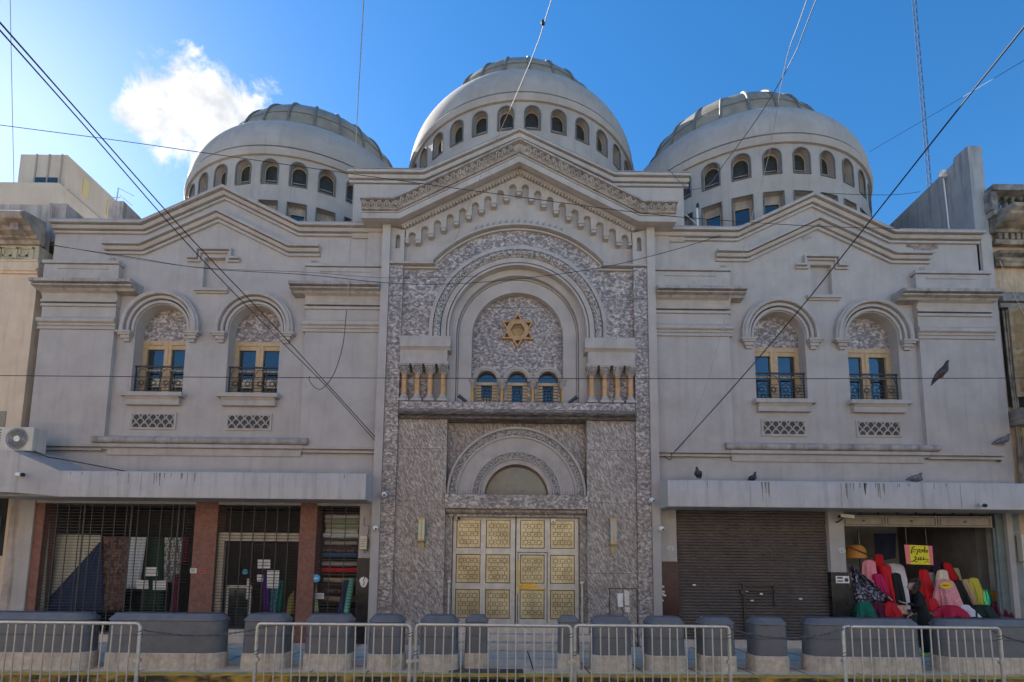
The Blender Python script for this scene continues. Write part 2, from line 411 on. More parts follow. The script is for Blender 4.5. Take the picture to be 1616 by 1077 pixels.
def arched_window(cx):
    """frame, glass, railing, hood, sill and lattice panel of one wing window"""
    r = WIN_R
    w = MB(); w.prism(arch_poly(cx, 7.60, WIN_ZS, r+.01), .30, .42); tym = w.build('window', MARB_U, T)
    f = MB(); x0, x1, z0, z1 = cx-r, cx+r, WIN_Z0, 7.57
    f.box(x0, x1, .29, .40, 7.50, 7.61)
    for a, b in ((x0, x0+.11), (x1-.11, x1), (cx-.095, cx+.095)): f.box(a, b, .30, .40, z0, z1-.07)
    f.box(x0+.11, x1-.11, .315, .40, z1-.18, z1-.07)
    f.box(cx-.012, cx+.012, .29, .31, z0, z1-.07)
    for a, b in ((x0+.11, cx-.095), (cx+.095, x1-.11)):
        f.box(a, b, .32, .39, z0, z0+.12)
        f.box(a, b, .325, .385, z0+.72, z0+.77)
    f.build('frame', WOODT, tym)
    q = MB(); q.box(x0+.1, cx-.09, .36, .372, z0+.1, z1-.1); q.box(cx+.09, x1-.1, .36, .372, z0+.1, z1-.1)
    q.build('pane', GLASS, tym)
    # iron balcony railing
    b = MB(); yb = .10
    b.box(x0, x1, yb-.02, yb+.02, z0+.74, z0+.775)
    for zz in (.05, .13, .21, .29, .37, .45): b.box(x0, x1, yb-.006, yb+.006, z0+zz, z0+zz+.012)
    for i in range(5):
        x = x0+.03+i*(2*r-.06)/4
        b.box(x-.009, x+.009, yb-.009, yb+.009, z0, z0+.75)
    for i in range(4):
        xc = x0+.03+(i+.5)*(2*r-.06)/4
        for s in (-1, 1):
            b.tube([(xc+s*.13*cos(t), yb, z0+.50+.2*sin(t)) for t in [pi/2*k/6 for k in range(7)]], .008, 5)
        b.tube([(xc+.06*cos(t), yb, z0+.33+.075*sin(t)) for t in [2*pi*k/10 for k in range(11)]], .008, 5)
        for off in (0, pi):
            b.tube([(xc+.085*cos(t+pi/2+off), yb-.003, z0+.33+.085*sin(t+pi/2+off)) for t in [2*pi*k/3 for k in range(4)]], .006, 4)
    b.build('railing', IRON, tym)
    # hood mould on little corbels
    h = MB(); cxh = cx; zs = WIN_ZS-.06
    prof = [(-.02, 0), (.05, 0), (.05, .065), (.0, .065), (.0, .10), (.09, .10), (.10, .16), (.05, .165), (.05, .195), (.16, .195), (.175, .23), (.165, .27), (.12, .29), (.12, .33), (-.02, .33)]
    h.sweep(arch_path(cxh, zs-.06, WIN_ZS, r+.02, 32), prof, 0)
    for s in (-1, 1):
        a = cxh+s*(r+.02); b2 = cxh+s*(r+.40)
        h.box(a, b2, .02, -.17, zs-.11, zs-.06)
        h.box(a+s*.02, b2-s*.05, .02, -.145, zs-.16, zs-.11)
        h.box(a+s*.05, b2-s*.11, .02, -.11, zs-.24, zs-.16)
        h.box(a+s*.08, b2-s*.15, .02, -.07, zs-.31, zs-.24)
    h.build('hood_mould', TRIM, tym)
    s_ = MB()
    s_.box(cx-.76, cx+.76, .25, -.20, WIN_Z0-.10, WIN_Z0)
    s_.extr([(-.17, WIN_Z0-.10), (-.11, WIN_Z0-.17), (-.11, WIN_Z0-.30), (.02, WIN_Z0-.30), (.02, WIN_Z0-.10)], 'x', cx-.66, cx+.66)
    s_.build('sill', TRIM, tym)
    # fish-scale lattice panel
    l = MB(); zc0, zc1, hw = 5.17, 5.60, .57
    l.box(cx-hw, cx+hw, .0, -.03, zc0, zc0+.05); l.box(cx-hw, cx+hw, .0, -.03, zc1-.05, zc1)
    l.box(cx-hw, cx-hw+.05, .0, -.03, zc0+.05, zc1-.05); l.box(cx+hw-.05, cx+hw, .0, -.03, zc0+.05, zc1-.05)
    rw = (2*hw-.1)/5.0
    for row in range(3):
        for i in range(-1, 6):
            xc = cx-hw+.05+rw*(i+.5+(.5 if row % 2 else 0))
            zc = zc0+.05+row*.112
            pts = [(xc+(rw*.5-.014)*cos(t), zc+.112*1.05*sin(t)) for t in [pi*k/10 for k in range(11)]]
            pts = [p for p in pts if cx-hw+.035 < p[0] < cx+hw-.035]
            if len(pts) > 2: l.tube([(a, -.022, z) for a, z in pts], .017, 6)
    l.mi = 1; l.box(cx-hw+.04, cx+hw-.04, .02, -.008, zc0+.04, zc1-.04)
    l.build('lattice_panel', [TRIM, mat('lattice_back', (.05, .046, .042), (.10, .095, .09), 6, .9)], tym)

def wing(s):
    w = MB()
    outer = mir(s, [(3.45, 3.3)] + [(12.02, 3.3)][:0] + TOPL) if False else None
    poly = [(3.45, 3.3)] + TOPL + [(12.02, 3.3)]
    nich = [(7.58, 8.88), (8.12, 8.88), (8.12, 9.74), (7.58, 9.74)]
    holes = [arch_poly(c, WIN_Z0-.01, WIN_ZS, WIN_R) for c in WX] + [nich]
    w.prism([(s*x, z) for x, z in poly], 0, .45, [[(s*x, z) for x, z in h] for h in holes])
    w.box(s*7.5, s*8.2, .13, .25, 8.8, 9.8)
    # corner pilasters, a little proud
    w.box(s*3.45, s*5.37, .02, -.11, 4.75, 9.40)
    w.box(s*10.18, s*12.05, .02, -.11, 4.75, 9.40)
    w.box(s*3.47, s*3.90, .02, -.08, 9.47, 10.56)
    w.box(s*3.45, s*12.04, .01, -.05, 3.3, 4.55)
    w.build('wing_wall', GREY, T)
    c = MB()
    c.sweep(mir(s, TOPL), [(d, e) for d, e in P_COR], 0)
    c.build('top_cornice', TRIM, T)
    c = MB(); c.sweep(mir(s, [(a, b+.262) for a, b in TOPL]), [(-.42, 0), (.225, 0), (.21, .028), (-.42, .05)], 0); c.build('coping', LEAD, T)
    c = MB()
    c.sweep(mir(s, [(5.12, 9.78), (5.95, 9.78), (7.80, 10.70), (9.66, 9.78), (10.66, 9.78)]), [(0, 0), (.06, 0), (.06, .06), (.015, .06), (.015, .095), (.10, .095), (.14, .15), (.14, .165), (.08, .165), (.08, .19), (.20, .19), (.20, .255), (0, .27)], 0)
    for e in (5.30, 10.48):                               # volute scroll under each end
        c.tube([(s*e+.07*(1-t/14)*cos(t*.9), -.03, 9.63+.07*(1-t/14)*sin(t*.9)) for t in range(12)], .018, 6)
        c.add([(s*(e-.42 if e < 8 else e+.42), -.003, 9.50), (s*(e-.02 if e < 8 else e+.02), -.003, 9.50), (s*(e-.02 if e < 8 else e+.02), -.003, 9.76), (s*(e-.42 if e < 8 else e+.42), .02, 9.50), (s*(e-.02 if e < 8 else e+.02), .02, 9.50), (s*(e-.02 if e < 8 else e+.02), .02, 9.76)], [(0, 1, 2), (3, 5, 4), (0, 2, 5, 3)])
    c.build('gable_cornice', TRIM, T)
    for a, b, n0, n1 in ((3.47, 5.40, 3.47, 5.71), (10.16, 12.06, 9.62, 12.12)):
        e = MB()
        e.box(s*a, s*b, -.10, -.17, 8.95, 9.40)
        e.box(s*(a+.27), s*(b-.36), -.168, -.19, 9.28, 9.33)
        e.box(s*(a-.02 if a > 5 else a), s*(b+.03), .0, -.21, 9.42, 9.50)
        e.build('attic_block', TRIM, T)
        e = MB(); lo, hi = (a, b)
        e.sweep(mir(s, [(a, 8.66), (b, 8.66)]) , [(0, -.36), (.155, -.36), (.155, -.29), (.11, -.285), (.11, -.25), (.17, -.25), (.17, -.19), (.125, -.185), (.13, -.10), (.17, -.03), (.24, 0), (0, 0)], 0)
        e.build('frieze_moulding', TRIM, T)
        e = MB()
        e.sweep(mir(s, [(n0, 8.66), (n1, 8.66)]), [(0, 0), (.25, 0), (.29, .045), (.40, .06), (.40, .095), (.34, .095), (.34, .125), (.47, .125), (.47, .20), (.42, .225), (0, .26)], 0)
        e.build('pilaster_cornice', TRIMD, T)
        e = MB()
        e.sweep(mir(s, [(a-.02 if a > 5 else a, 7.86), (b+.03, 7.86)]), [(0, -.16), (.15, -.16), (.15, -.10), (.105, -.095), (.105, -.06), (.14, -.06), (.14, -.01), (.20, .02), (.21, .10), (.17, .14), (0, .15)], 0)
        e.build('string_course', TRIM, T)
    # blind niche surround
    n = MB()
    n.sweep(mir(s, [(7.18, 9.66), (7.44, 9.66), (7.44, 9.90), (8.26, 9.90), (8.26, 9.66), (8.52, 9.66)]), [(0, -.06), (.06, -.06), (.06, -.015), (.02, -.015), (.02, .01), (.11, .01), (.11, .055), (0, .06)], 0)
    n.build('niche_hood', TRIM, T)
    n = MB(); n.box(s*7.44, s*8.26, .02, -.05, 8.75, 8.80); n.box(s*7.42, s*8.28, .02, -.10, 8.795, 8.875)
    n.build('niche_sill', TRIM, T)
    for c_ in WX: arched_window(s*c_)
    # long ledge under the windows
    l = MB()
    tor = [(0, -.03), (.06, -.03)]+[(.13+.09*cos(t), .05+.085*sin(t)) for t in [-pi/2+pi*k/8 for k in range(9)]]+[(0, .15)]
    l.sweep(mir(s, [(5.14, 4.82), (10.42, 4.82)]), tor, 0); l.build('ledge', TRIMD, T)
    l = MB(); l.sweep(mir(s, [(5.27, 4.66), (10.22, 4.66)]), [(0, -.02), (.08, -.02), (.08, .015), (.16, .03), (.17, .11), (0, .125)], 0)
    l.sweep(mir(s, [(5.32, 4.50), (10.08, 4.50)]), [(0, 0), (.085, 0), (.10, .03), (.10, .135), (0, .135)], 0)
    for a, b in ((3.47, 5.26), (10.23, 12.04)): l.sweep(mir(s, [(a, 4.66), (b, 4.66)]), [(0, -.05), (.10, -.05), (.10, .0), (.06, .0), (.06, .03), (.17, .03), (.17, .08), (0, .10)], 0)
    l.build('ledge_moulding', TRIM, T)
for s in (-1, 1): wing(s)

# body behind the front: side walls, back, roofs
b = MB()
for s in (-1, 1): b.box(s*11.7, s*12.0, .45, 13, 0, 10.1)
b.box(-11.7, 11.7, 12.7, 13, 0, 10.1); b.box(-11.7, 11.7, .46, 12.7, 9.75, 9.95)
b.build('rear_wall', mat('dark_roof_render', (.12, .115, .11), (.18, .17, .165), 2, .95), T)
b = MB(); b.box(-4.3, 4.3, .46, 9, 9.96, 11.7); b.build('attic_body', DOMEW, T)

# ------------------------------------------------------------------ domes
def dome(X, Y, h, off, nw=32, R=4.1, label=None):
    prof = [(3.95, 9.9), (3.95, h-1.95)]
    d = MB()
    Rw = 4.02; wz0, wz1, hw = h-1.12, h-.58, .245       # arched opening: sill, springing, half width
    rz0, rz1 = h-2.45, h-1.62
    # drum wall with real openings: tessellate one bay in (angle, z), bend it round
    step = 2*pi/nw
    vs_off = 0
    for i in range(nw):
        a0 = off+i*step
        hwa = hw/Rw; hra = .27/Rw
        outer = [(a0-step/2, 9.9), (a0, 9.9), (a0+step/2, 9.9), (a0+step/2, h-2), (a0+step/2, h-.22), (a0, h-.22), (a0-step/2, h-.22), (a0-step/2, h-2)]
        h1 = [(a0-hwa, wz0)]+[(a0-hwa*cos(t), wz1+hw*sin(t)) for t in [pi*k/10 for k in range(11)]]+[(a0+hwa, wz0)]
        h2 = [(a0-hra, rz0), (a0-hra, rz1), (a0+hra, rz1), (a0+hra, rz0)]
        loops = [outer, h1, h2]; flat = [p for l in loops for p in l]
        tr = tessellate_polygon([[Vector((p[0], p[1]/Rw, 0)) for p in l] for l in loops])
        bend = lambda r: [(X+r*cos(a), Y+r*sin(a), z) for a, z in flat]
        n = len(flat); vs = bend(Rw)+bend(Rw-.34); fs = [tuple(t) for t in tr]
        o = len(outer)
        for l in loops[1:]:
            m = len(l)
            for k in range(m): fs.append((o+k, o+(k+1) % m, o+(k+1) % m+n, o+k+n))
            o += m
        d.add(vs, fs)
    # ring moulding and shell
    d.lathe(X, Y, [(3.99, h-.23), (4.09, h-.23), (4.10, h-.17), (4.125, h-.12), (4.13, h-.05), (4.11, h-.01), (3.98, h-.01), (3.98, h+.045), (4.09, h+.045), (4.09, h+.08)], 96)
    sp = [(4.09, h+.08)]
    for k in range(1, 25):
        t = radians(58*k/24); sp.append((4.09*cos(t)**.64, h+.08+2.12*sin(t)))
    d.lathe(X, Y, sp, 96)
    o = d.build('dome', DOMEW, T, smooth=25)
    # roof cap of sheets between ribs
    rc, zc = 3.06, h+1.58; kc = 2.08
    capz = lambda t: (rc*cos(t)**.72, zc+kc*sin(t))
    c = MB(); c.lathe(X, Y, [(rc+.05, zc-.14), (rc+.05, zc-.02)]+[capz(radians(4+85*k/16)) for k in range(17)], 48)
    c.build('dome_cap', CAPM, o, smooth=40)
    c = MB(); 
    for zz in (.10, .32): 
        rr_, z_ = capz(zz); c.lathe(X, Y, [(rr_+.015, z_-.012), (rr_+.03, z_), (rr_+.005, z_+.012)], 48)
    c.build('cap_ring', CAPR, o)
    for i in range(24):
        a = off+2*pi*i/24
        q = MB(); pts = []
        for k in range(13):
            t = radians(-3+80*k/12); rr_, z_ = capz(max(t, 0)); 
            rr_ += .015
            pts.append((X+rr_*cos(a), Y+rr_*sin(a), z_+(0 if t > 0 else -.12)))
        q.tube(pts, .042, 6); q.build('rib', CAPR, o)
    # windows of the camera side and flanks
    for i in range(nw):
        a = off+i*step
        if sin(a) > .55: continue
        ca, sa = cos(a), sin(a)
        def pt(u, z, r): return (X+r*ca-u*sa, Y+r*sa+u*ca, z)
        for kind in (0, 1):
            if kind == 1 and sin(a) > .3: continue
            q = MB(); r0 = Rw-.20
            if kind == 0:
                hw2 = hw+.02
                shape = [(-hw2, wz0-.02)]+[(-hw2*cos(t), wz1+hw2*sin(t)) for t in [pi*k/10 for k in range(11)]]+[(hw2, wz0-.02)]
                inner = [(-hw*.88, wz0-.02)]+[(-hw*.88*cos(t), wz1+hw*.88*sin(t)-.02) for t in [pi*k/10 for k in range(11)]]+[(hw*.88, wz0-.02)]
                inner2 = [(u*.9, z-.012) for u, z in inner]
            else:
                shape = [(-.29, rz0-.02), (-.29, rz1+.02), (.29, rz1+.02), (.29, rz0-.02)]
                inner = [(-.21, rz0-.02), (-.21, rz1-.24), (.21, rz1-.24), (.21, rz0-.02)]
                inner2 = [(-.185, rz0-.02), (-.185, rz1-.26), (.185, rz1-.26), (.185, rz0-.02)]
            n = len(shape)
            q.add([pt(u, z, r0) for u, z in shape]+[pt(u, z, r0) for u, z in inner], [(k, k+1, k+1+n, k+n) for k in range(n-1)])
            q.mi = 1
            q.add([pt(u, z, r0+.03) for u, z in inner]+[pt(u, z, r0+.03) for u, z in inner2]+[pt(u, z, r0) for u, z in inner]+[pt(u, z, r0) for u, z in inner2], [(k, k+1, k+1+n, k+n) for k in range(n-1)]+[(k, k+1, k+1+2*n, k+2*n) for k in range(n-1)]+[(k+n, k+1+n, k+1+3*n, k+3*n) for k in range(n-1)])
            q.mi = 2
            q.add([pt(u, z, r0-.01) for u, z in inner], [tuple(range(n))])
            if kind == 0:
                q.mi = 1
                q.obox(pt(0, wz0+.25, r0+.005), Vector((-sa, ca, 0))*hw*.7, Vector((ca, sa, 0))*.008, (0, 0, .008))
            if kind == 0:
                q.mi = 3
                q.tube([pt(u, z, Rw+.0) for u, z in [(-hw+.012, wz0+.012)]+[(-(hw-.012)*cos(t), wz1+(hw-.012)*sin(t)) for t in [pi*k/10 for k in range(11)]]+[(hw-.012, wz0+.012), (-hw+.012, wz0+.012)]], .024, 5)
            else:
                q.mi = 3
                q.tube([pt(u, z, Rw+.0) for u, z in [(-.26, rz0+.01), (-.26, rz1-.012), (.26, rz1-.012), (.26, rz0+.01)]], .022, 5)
            q.build('dome_window', [TRIMD, WOODT if kind else TRIM, GLASS if kind else STAIN, RIM_SHADE], o, smooth=0)
    return o
RIM_SHADE = mat('opening_rim_shade', (.09, .092, .09), (.15, .15, .145), 6, .7)  # shade round the dome openings, drawn as a dark rim tube
STAIN = mat('stained_glass', (.018, .028, .024), (.06, .045, .03), 9, .35, ior=1.4)
dome(.14, 5.14, 15.66, radians(-90+3.7))
dome(-7.40, 5.19, 13.90, radians(-90+3.0))
dome(7.57, 4.39, 13.74, radians(-90+2.5))

def stain_patch(pts, y, m_, par, name='peeled_patch'):
    P = [W(a, b_, y) for a, b_ in pts]; q = MB(); q.prism([(v.x, v.z) for v in P], y-.004, y); return q.build(name, m_, par, smooth=0)
PEEL = mat('bare_plaster', (.13, .10, .085), (.36, .31, .285), 9, .95, bump=.4, bscale=30)
stain_patch([(1432, 381), (1441, 378), (1452, 383), (1466, 379), (1480, 386), (1481, 393), (1472, 395), (1477, 399), (1463, 401), (1456, 396), (1447, 398), (1438, 391), (1429, 390)], -.003, PEEL, T)
stain_patch([(1230, 372), (1243, 367), (1252, 371), (1246, 378), (1233, 380)], -.003, PEEL, T)
stain_patch([(1262, 372), (1276, 371), (1281, 376), (1268, 380)], -.003, mat('old_filler', (.26, .245, .235), (.33, .31, .30), 6, .95), T)
# ------------------------------------------------------------------ marble centre
# grey wall over the marble, with the stepped gable
mt = [(-3.46, 9.44), (-2.10, 9.44)] + [(2.83*cos(t), 7.69+2.83*sin(t)) for t in [radians(141.5-103*k/28) for k in range(29)]] + [(2.10, 9.44), (3.46, 9.44)]
m = MB()
m.prism(mt+[(3.46, 10.3), (4.32, 10.3), (4.32, 11.80), (2.44, 11.80), (0, 13.02), (-2.44, 11.80), (-4.32, 11.80), (-4.32, 10.3), (-3.46, 10.3)], -.05, .46)
for s in (-1, 1):
    m.box(s*3.26, s*3.46, .0, -.30, 0, 10.52)          # narrow grey strips, ground to cornice
    m.prism([(s*2.92, 9.47), (s*3.26, 9.47), (s*3.26, 10.5), (s*2.92, 10.42)], -.20, -.0, [[(s*x, z) for x, z in [(3.03, 9.92)]+arc(3.09, 10.24, .06, 180, 0, 8)+[(3.15, 9.92)]]])
m.build('centre_wall', GREY, T)
c = MB()
PARL = [(-4.45, 11.82), (-2.44, 11.82), (0, 13.04), (2.44, 11.82), (4.45, 11.82)]
c.sweep(PARL, [(0, 0), (.09, 0), (.09, .06), (.03, .06), (.03, .095), (.13, .095), (.16, .16), (.16, .175), (.10, .175), (.10, .205), (.22, .205), (.22, .275), (0, .29)], -.0)
c.build('parapet_cornice', TRIM, T)
c = MB(); c.sweep([(x, z+.288) for x, z in PARL], [(-.46, 0), (.23, 0), (.215, .03), (-.46, .05)], 0); c.build('coping', LEAD, T)
for s in (-1, 1):
    pass
# raking main cornice
CRL = [(-3.94, 10.51), (-3.0, 10.51), (0, 12.10), (3.0, 10.51), (3.94, 10.51)]
c = MB()
c.sweep(CRL, [(0, .0), (.40, .0), (.40, -.03), (.55, -.03), (.55, .11), (.50, .11), (.50, .14), (.54, .14), (.54, .17), (0, .17)], 0); c.build('cornice_fascia', TRIM, T)
c = MB()
crown = [(0, .17), (.50, .17), (.50, .19), (.57, .20), (.60, .27), (.63, .345), (.60, .345), (.60, .37), (.72, .375), (.72, .41), (0, .46)]
c.sweep(CRL, crown, 0)
# leaf-and-scroll relief on the crown face
def crown_relief(p0, p1):
    n = max(2, int((Vector(p1)-Vector(p0)).length/.17)); t = (Vector(p1)-Vector(p0)).normalized(); nn = Vector((-t.y, t.x))
    for i in range(n):
        q = Vector(p0)+(Vector(p1)-Vector(p0))*((i+.5)/n)
        pts = []
        for k in range(9):
            a = pi*k/8
            v = q+t*.07*cos(a)+nn*(.23+.12*sin(a)); e = v-q; hgt = e.dot(nn)
            d = .58+(hgt-.21)*.6
            pts.append((v.x, -d-.008, v.y))
        c.tube(pts, .018, 5)
        v = q+nn*.29; c.ball((v.x, -.645, v.y), .028, .03, .05, 6, 5)
for i in range(4):
    crown_relief(CRL[i], CRL[i+1])
c.build('cornice_crown', TRIMD, T)
c = MB()                                               # stepped soffit mouldings
c.sweep([(-3.0, 10.50), (0, 12.09), (3.0, 10.50)], [(.0, -.10), (.16, -.10), (.16, -.05), (.24, -.04), (.30, 0), (0, 0)], 0)
c.build('soffit_moulding', TRIM, T)
dn = MB()
sl_ = Vector((3.0, 1.59)).normalized()
for s in (-1, 1):
    n = 38
    for i in range(n):
        q = Vector((0, 12.09-.10/sl_.x*1.0))+Vector((s*sl_.x, -sl_.y))*((i+.55)*3.33/n)
        dn.obox((q.x, -.20, q.y+.045), (sl_.x*.026, 0, -s*sl_.y*.026), (0, .055, 0), (s*sl_.y*.032, 0, sl_.x*.032))
dn.build('dentils', TRIM, T)
# corbelled arcade frieze following the rake
af = MB(); pitch = .322; rake = .53
def topz(x): return 12.0-abs(x)*rake
def atop(x): return topz(x)-.16                        # crown of an arch
for k in range(-9, 9):
    xc = (k+.5)*pitch; hwid = pitch/2-.0006; a = .092
    if abs(xc) > 2.9: continue
    zc = atop(xc)-a
    lo = lambda side: (atop(max(abs(xc), abs(xc+side*pitch)))-.24) if abs(xc+side*pitch) < 2.9 else atop(xc)-.24
    zl, zr = lo(-1), lo(1)
    poly = [(xc-hwid, topz(xc-hwid)), (xc-hwid, zl), (xc-a, zl), (xc-a, zc)]+arc(xc, zc, a, 180, 0, 10)[1:-1]+[(xc+a, zc), (xc+a, zr), (xc+hwid, zr), (xc+hwid, topz(xc+hwid))]
    af.prism([(xc-hwid, topz(xc-hwid)), (xc-hwid, zl), (xc-a, zl), (xc-a, topz(xc-a))], -.17, -.04)
    af.prism([(xc+a, topz(xc+a)), (xc+a, zr), (xc+hwid, zr), (xc+hwid, topz(xc+hwid))], -.17, -.04)
    af.prism([(xc-a, topz(xc-a)), (xc-a, zc)]+arc(xc, zc, a, 180, 0, 10)[1:-1]+[(xc+a, zc), (xc+a, topz(xc+a))], -.1692, -.0395)
for k in range(-8, 9):
    xc = k*pitch; zz = atop(abs(xc)+pitch/2)-.24
    af.box(xc-.082, xc+.082, -.04, -.225, zz-.005, zz+.035); af.box(xc-.06, xc+.06, -.04, -.20, zz-.07, zz-.005)
for s in (-1, 1):
    xc = s*9*pitch; zz = atop(8.5*pitch)-.24; af.box(xc-s*.09, xc, -.04, -.225, zz-.005, zz+.035); af.box(xc-s*.09, xc, -.04, -.2, zz-.07, zz-.005)
af.build('arcade_frieze', TRIM, T)

# marble facing of the upper storey
m = MB()
big = arch_poly(0, 5.80, 7.75, 2.10, 36)
ml = [(-2.92, 5.80), (-2.92, 9.44), (-2.10, 9.44)] + [(2.83*cos(t), 7.69+2.83*sin(t)) for t in [radians(141.5-103*k/28) for k in range(29)]] + [(2.10, 9.44), (2.92, 9.44), (2.92, 5.80), (2.10, 5.80)]
o_ = ml[:-1] + list(reversed(arch_poly(0, 5.80, 7.75, 2.10, 36)))
m.prism(o_, -.14, .1)
for s in (-1, 1): m.box(s*2.92, s*3.255, .0, -.25, 0, 9.44)
m.build('upper_marble_facing', MARB_U, T)
m = MB()
m.sweep([(-3.26, 9.44), (-2.10, 9.44)] + [(2.83*cos(t), 7.69+2.83*sin(t)) for t in [radians(139-98*k/26) for k in range(27)]] + [(2.10, 9.44), (3.26, 9.44)], [(.0, -.05), (.20, -.05), (.20, -.01), (.15, -.01), (.15, .025), (.29, .03), (.29, .08), (.24, .10), (0, .11)], 0)
m.build('arch_drip_moulding', TRIM, T)
m = MB(); m.tube([(2.95*cos(radians(112-44*i/28)), -.12, 7.69+2.95*sin(radians(112-44*i/28))) for i in range(29)], .007, 4)
for i in range(15):
    a = radians(112-44*i/14); x, z = 2.95*cos(a), 7.69+2.95*sin(a)
    for s in (-1, 0, 1): m.tube([(x, -.12, z), (x+.03*s, -.12-.03*s, z+.16)], .005, 4)
m.build('bird_spikes', mat('spike_steel', (.2, .18, .16), rough=.5, metal=.5), T)
# archivolt bands
m = MB(); m.prism(ring_poly(0, 7.50, 7.75, 2.13, 2.22, 36), -.30, -.10); m.prism(ring_poly(0, 7.50, 7.75, 1.80, 1.92, 36), -.26, 0); m.prism(ring_poly(0, 7.50, 7.75, 1.72, 1.77, 36), -.26, 0); m.prism(ring_poly(0, 7.50, 7.75, 1.76, 1.81, 36), -.18, 0)
m.build('arch_ring', TRIM, T)
m = MB(); m.sweep(arch_path(0, 7.50, 7.75, 1.945, 40), [(.0, .0), (.24, 0), (.27, .03), (.315, .06), (.325, .095), (.315, .13), (.27, .16), (.24, .19), (0, .19)], 0)
for i in range(44):
    a = pi*(i+.5)/44; 
    x, z = 2.04*cos(a), 7.75+2.04*sin(a)
    m.tube([(x+.055*cos(t)*1.0, -.325, z+.055*sin(t)) for t in [2*pi*k/8+a for k in range(8)]], .016, 5)
    m.ball((2.04*cos(a+.035), -.325, 7.75+2.04*sin(a+.035)), .022, .02, .022, 6, 4)
m.build('carved_arch_band', ORN, T)
m = MB()
m.prism(ring_poly(0, 5.80, 7.75, 1.56, 1.76, 36), -.06, .2); m.prism(ring_poly(0, 5.80, 7.75, 1.17, 1.50, 36), .07, .25); m.prism(ring_poly(0, 5.80, 7.75, 1.49, 1.57, 36), .12, .25)
m.prism(ring_poly(0, 5.80, 7.75, 1.515, 1.545, 36), .05, .2)
for s in (-1, 1): m.box(s*1.75, s*2.92, -.02, .12, 5.8, 7.5)
m.build('inner_arch_band', GREY, T)
m = MB(); 
wins = [arch_poly(x, 5.79, 6.62, .262, 14) for x in (-.785, .005, .80)]
m.prism(arch_poly(0, 5.75, 7.75, 1.19, 32), .26, .46, wins); m.build('star_panel', MARB_U, T)
for xc in (-.785, .005, .80):
    w = MB(); w.sweep(arch_path(xc, 6.58, 6.62, .262, 18), [(.0, .0), (.05, 0), (.05, .03), (.075, .04), (.075, .10), (0, .12)], .26)
    wo_ = w.build('small_window', TRIM, T)
    f = MB(); f.box(xc-.26, xc+.26, .31, .36, 6.52, 6.60)
    for a, b_ in ((xc-.26, xc-.14), (xc+.14, xc+.26)): f.box(a, b_, .31, .36, 5.8, 6.52)
    f.build('frame', GOLD if False else WOODT, wo_)
    g = MB(); g.box(xc-.27, xc+.27, .37, .385, 5.8, 6.9); g.build('pane', GLASS, wo_)
    g = MB()
    for k in range(9): g.box(xc-.26, xc+.26, .285, .295, 5.86+k*.08, 5.872+k*.08)
    for k in range(3): g.box(xc-.08+k*.08-.006, xc-.08+k*.08+.006, .29, .302, 5.8, 6.5)
    for sx in (-1, 1): g.tube([(xc+sx*.09*(1-(t/5)**2*.6), .297, 6.2+.05*t) for t in range(-5, 6)], .006, 4)
    g.build('grille', IRON, wo_)
def column(x, y, zb, zt, r, shaftm, n=14):
    c = MB(); c.lathe(x, y, [(r, zb+.17), (r*1.02, zb+.3), (r*.93, zt-.25)], n)
    o = c.build('column', shaftm, T)
    c = MB(); b = r*1.75
    c.box(x-b, x+b, y-b, y+b, zb, zb+.055); c.lathe(x, y, [(b*.98, zb+.055), (b*1.0, zb+.085), (r*1.25, zb+.12), (r*1.3, zb+.145), (r*1.02, zb+.175), (.001, zb+.175)], n)
    c.build('base', TRIM, o)
    c = MB(); zc = zt-.25
    c.lathe(x, y, [(.001, zc), (r*1.15, zc), (r*1.2, zc+.025), (r*1.02, zc+.04), (r*1.2, zc+.09), (r*1.65, zc+.18), (r*1.5, zc+.2), (.001, zc+.2)], n)
    for i in range(8):
        a = 2*pi*i/8
        for k, (rr_, z_) in enumerate(((1.25, .075), (1.5, .125))):
            c.ball((x+r*rr_*cos(a+k*.39), y+r*rr_*sin(a+k*.39), zc+z_), r*.34, r*.34, .035, 6, 4)
    for sx in (-1, 1):
        for sy in (-1, 1): c.ball((x+sx*r*1.35, y+sy*r*1.35, zc+.17), r*.38, r*.38, .032, 6, 4)
    c.box(x-b, x+b, y-b, y+b, zt-.055, zt)
    c.build('capital', TRIMD, o)
for s in (-1, 1):
    for k in range(4): column(s*(1.835+.318*k), -.27, 5.86, 6.80, .072, BRONZE)
    e = MB()
    e.box(s*1.70, s*2.90, -.02, -.38, 6.80, 6.86); e.box(s*1.74, s*2.90, -.02, -.34, 6.86, 7.16)
    e.sweep(mir(s, [(1.66, 7.16), (2.91, 7.16)]), [(0, 0), (.35, 0), (.37, .03), (.43, .06), (.43, .10), (0, .11)], 0)
    e.box(s*1.655, s*2.90, -.0, -.40, 7.27, 7.50)
    e.build('column_entablature', TRIM, T)
for x in (-1.14, -.39, .40, 1.16): column(x, .12, 5.84, 6.62, .052, GOLD, 12)
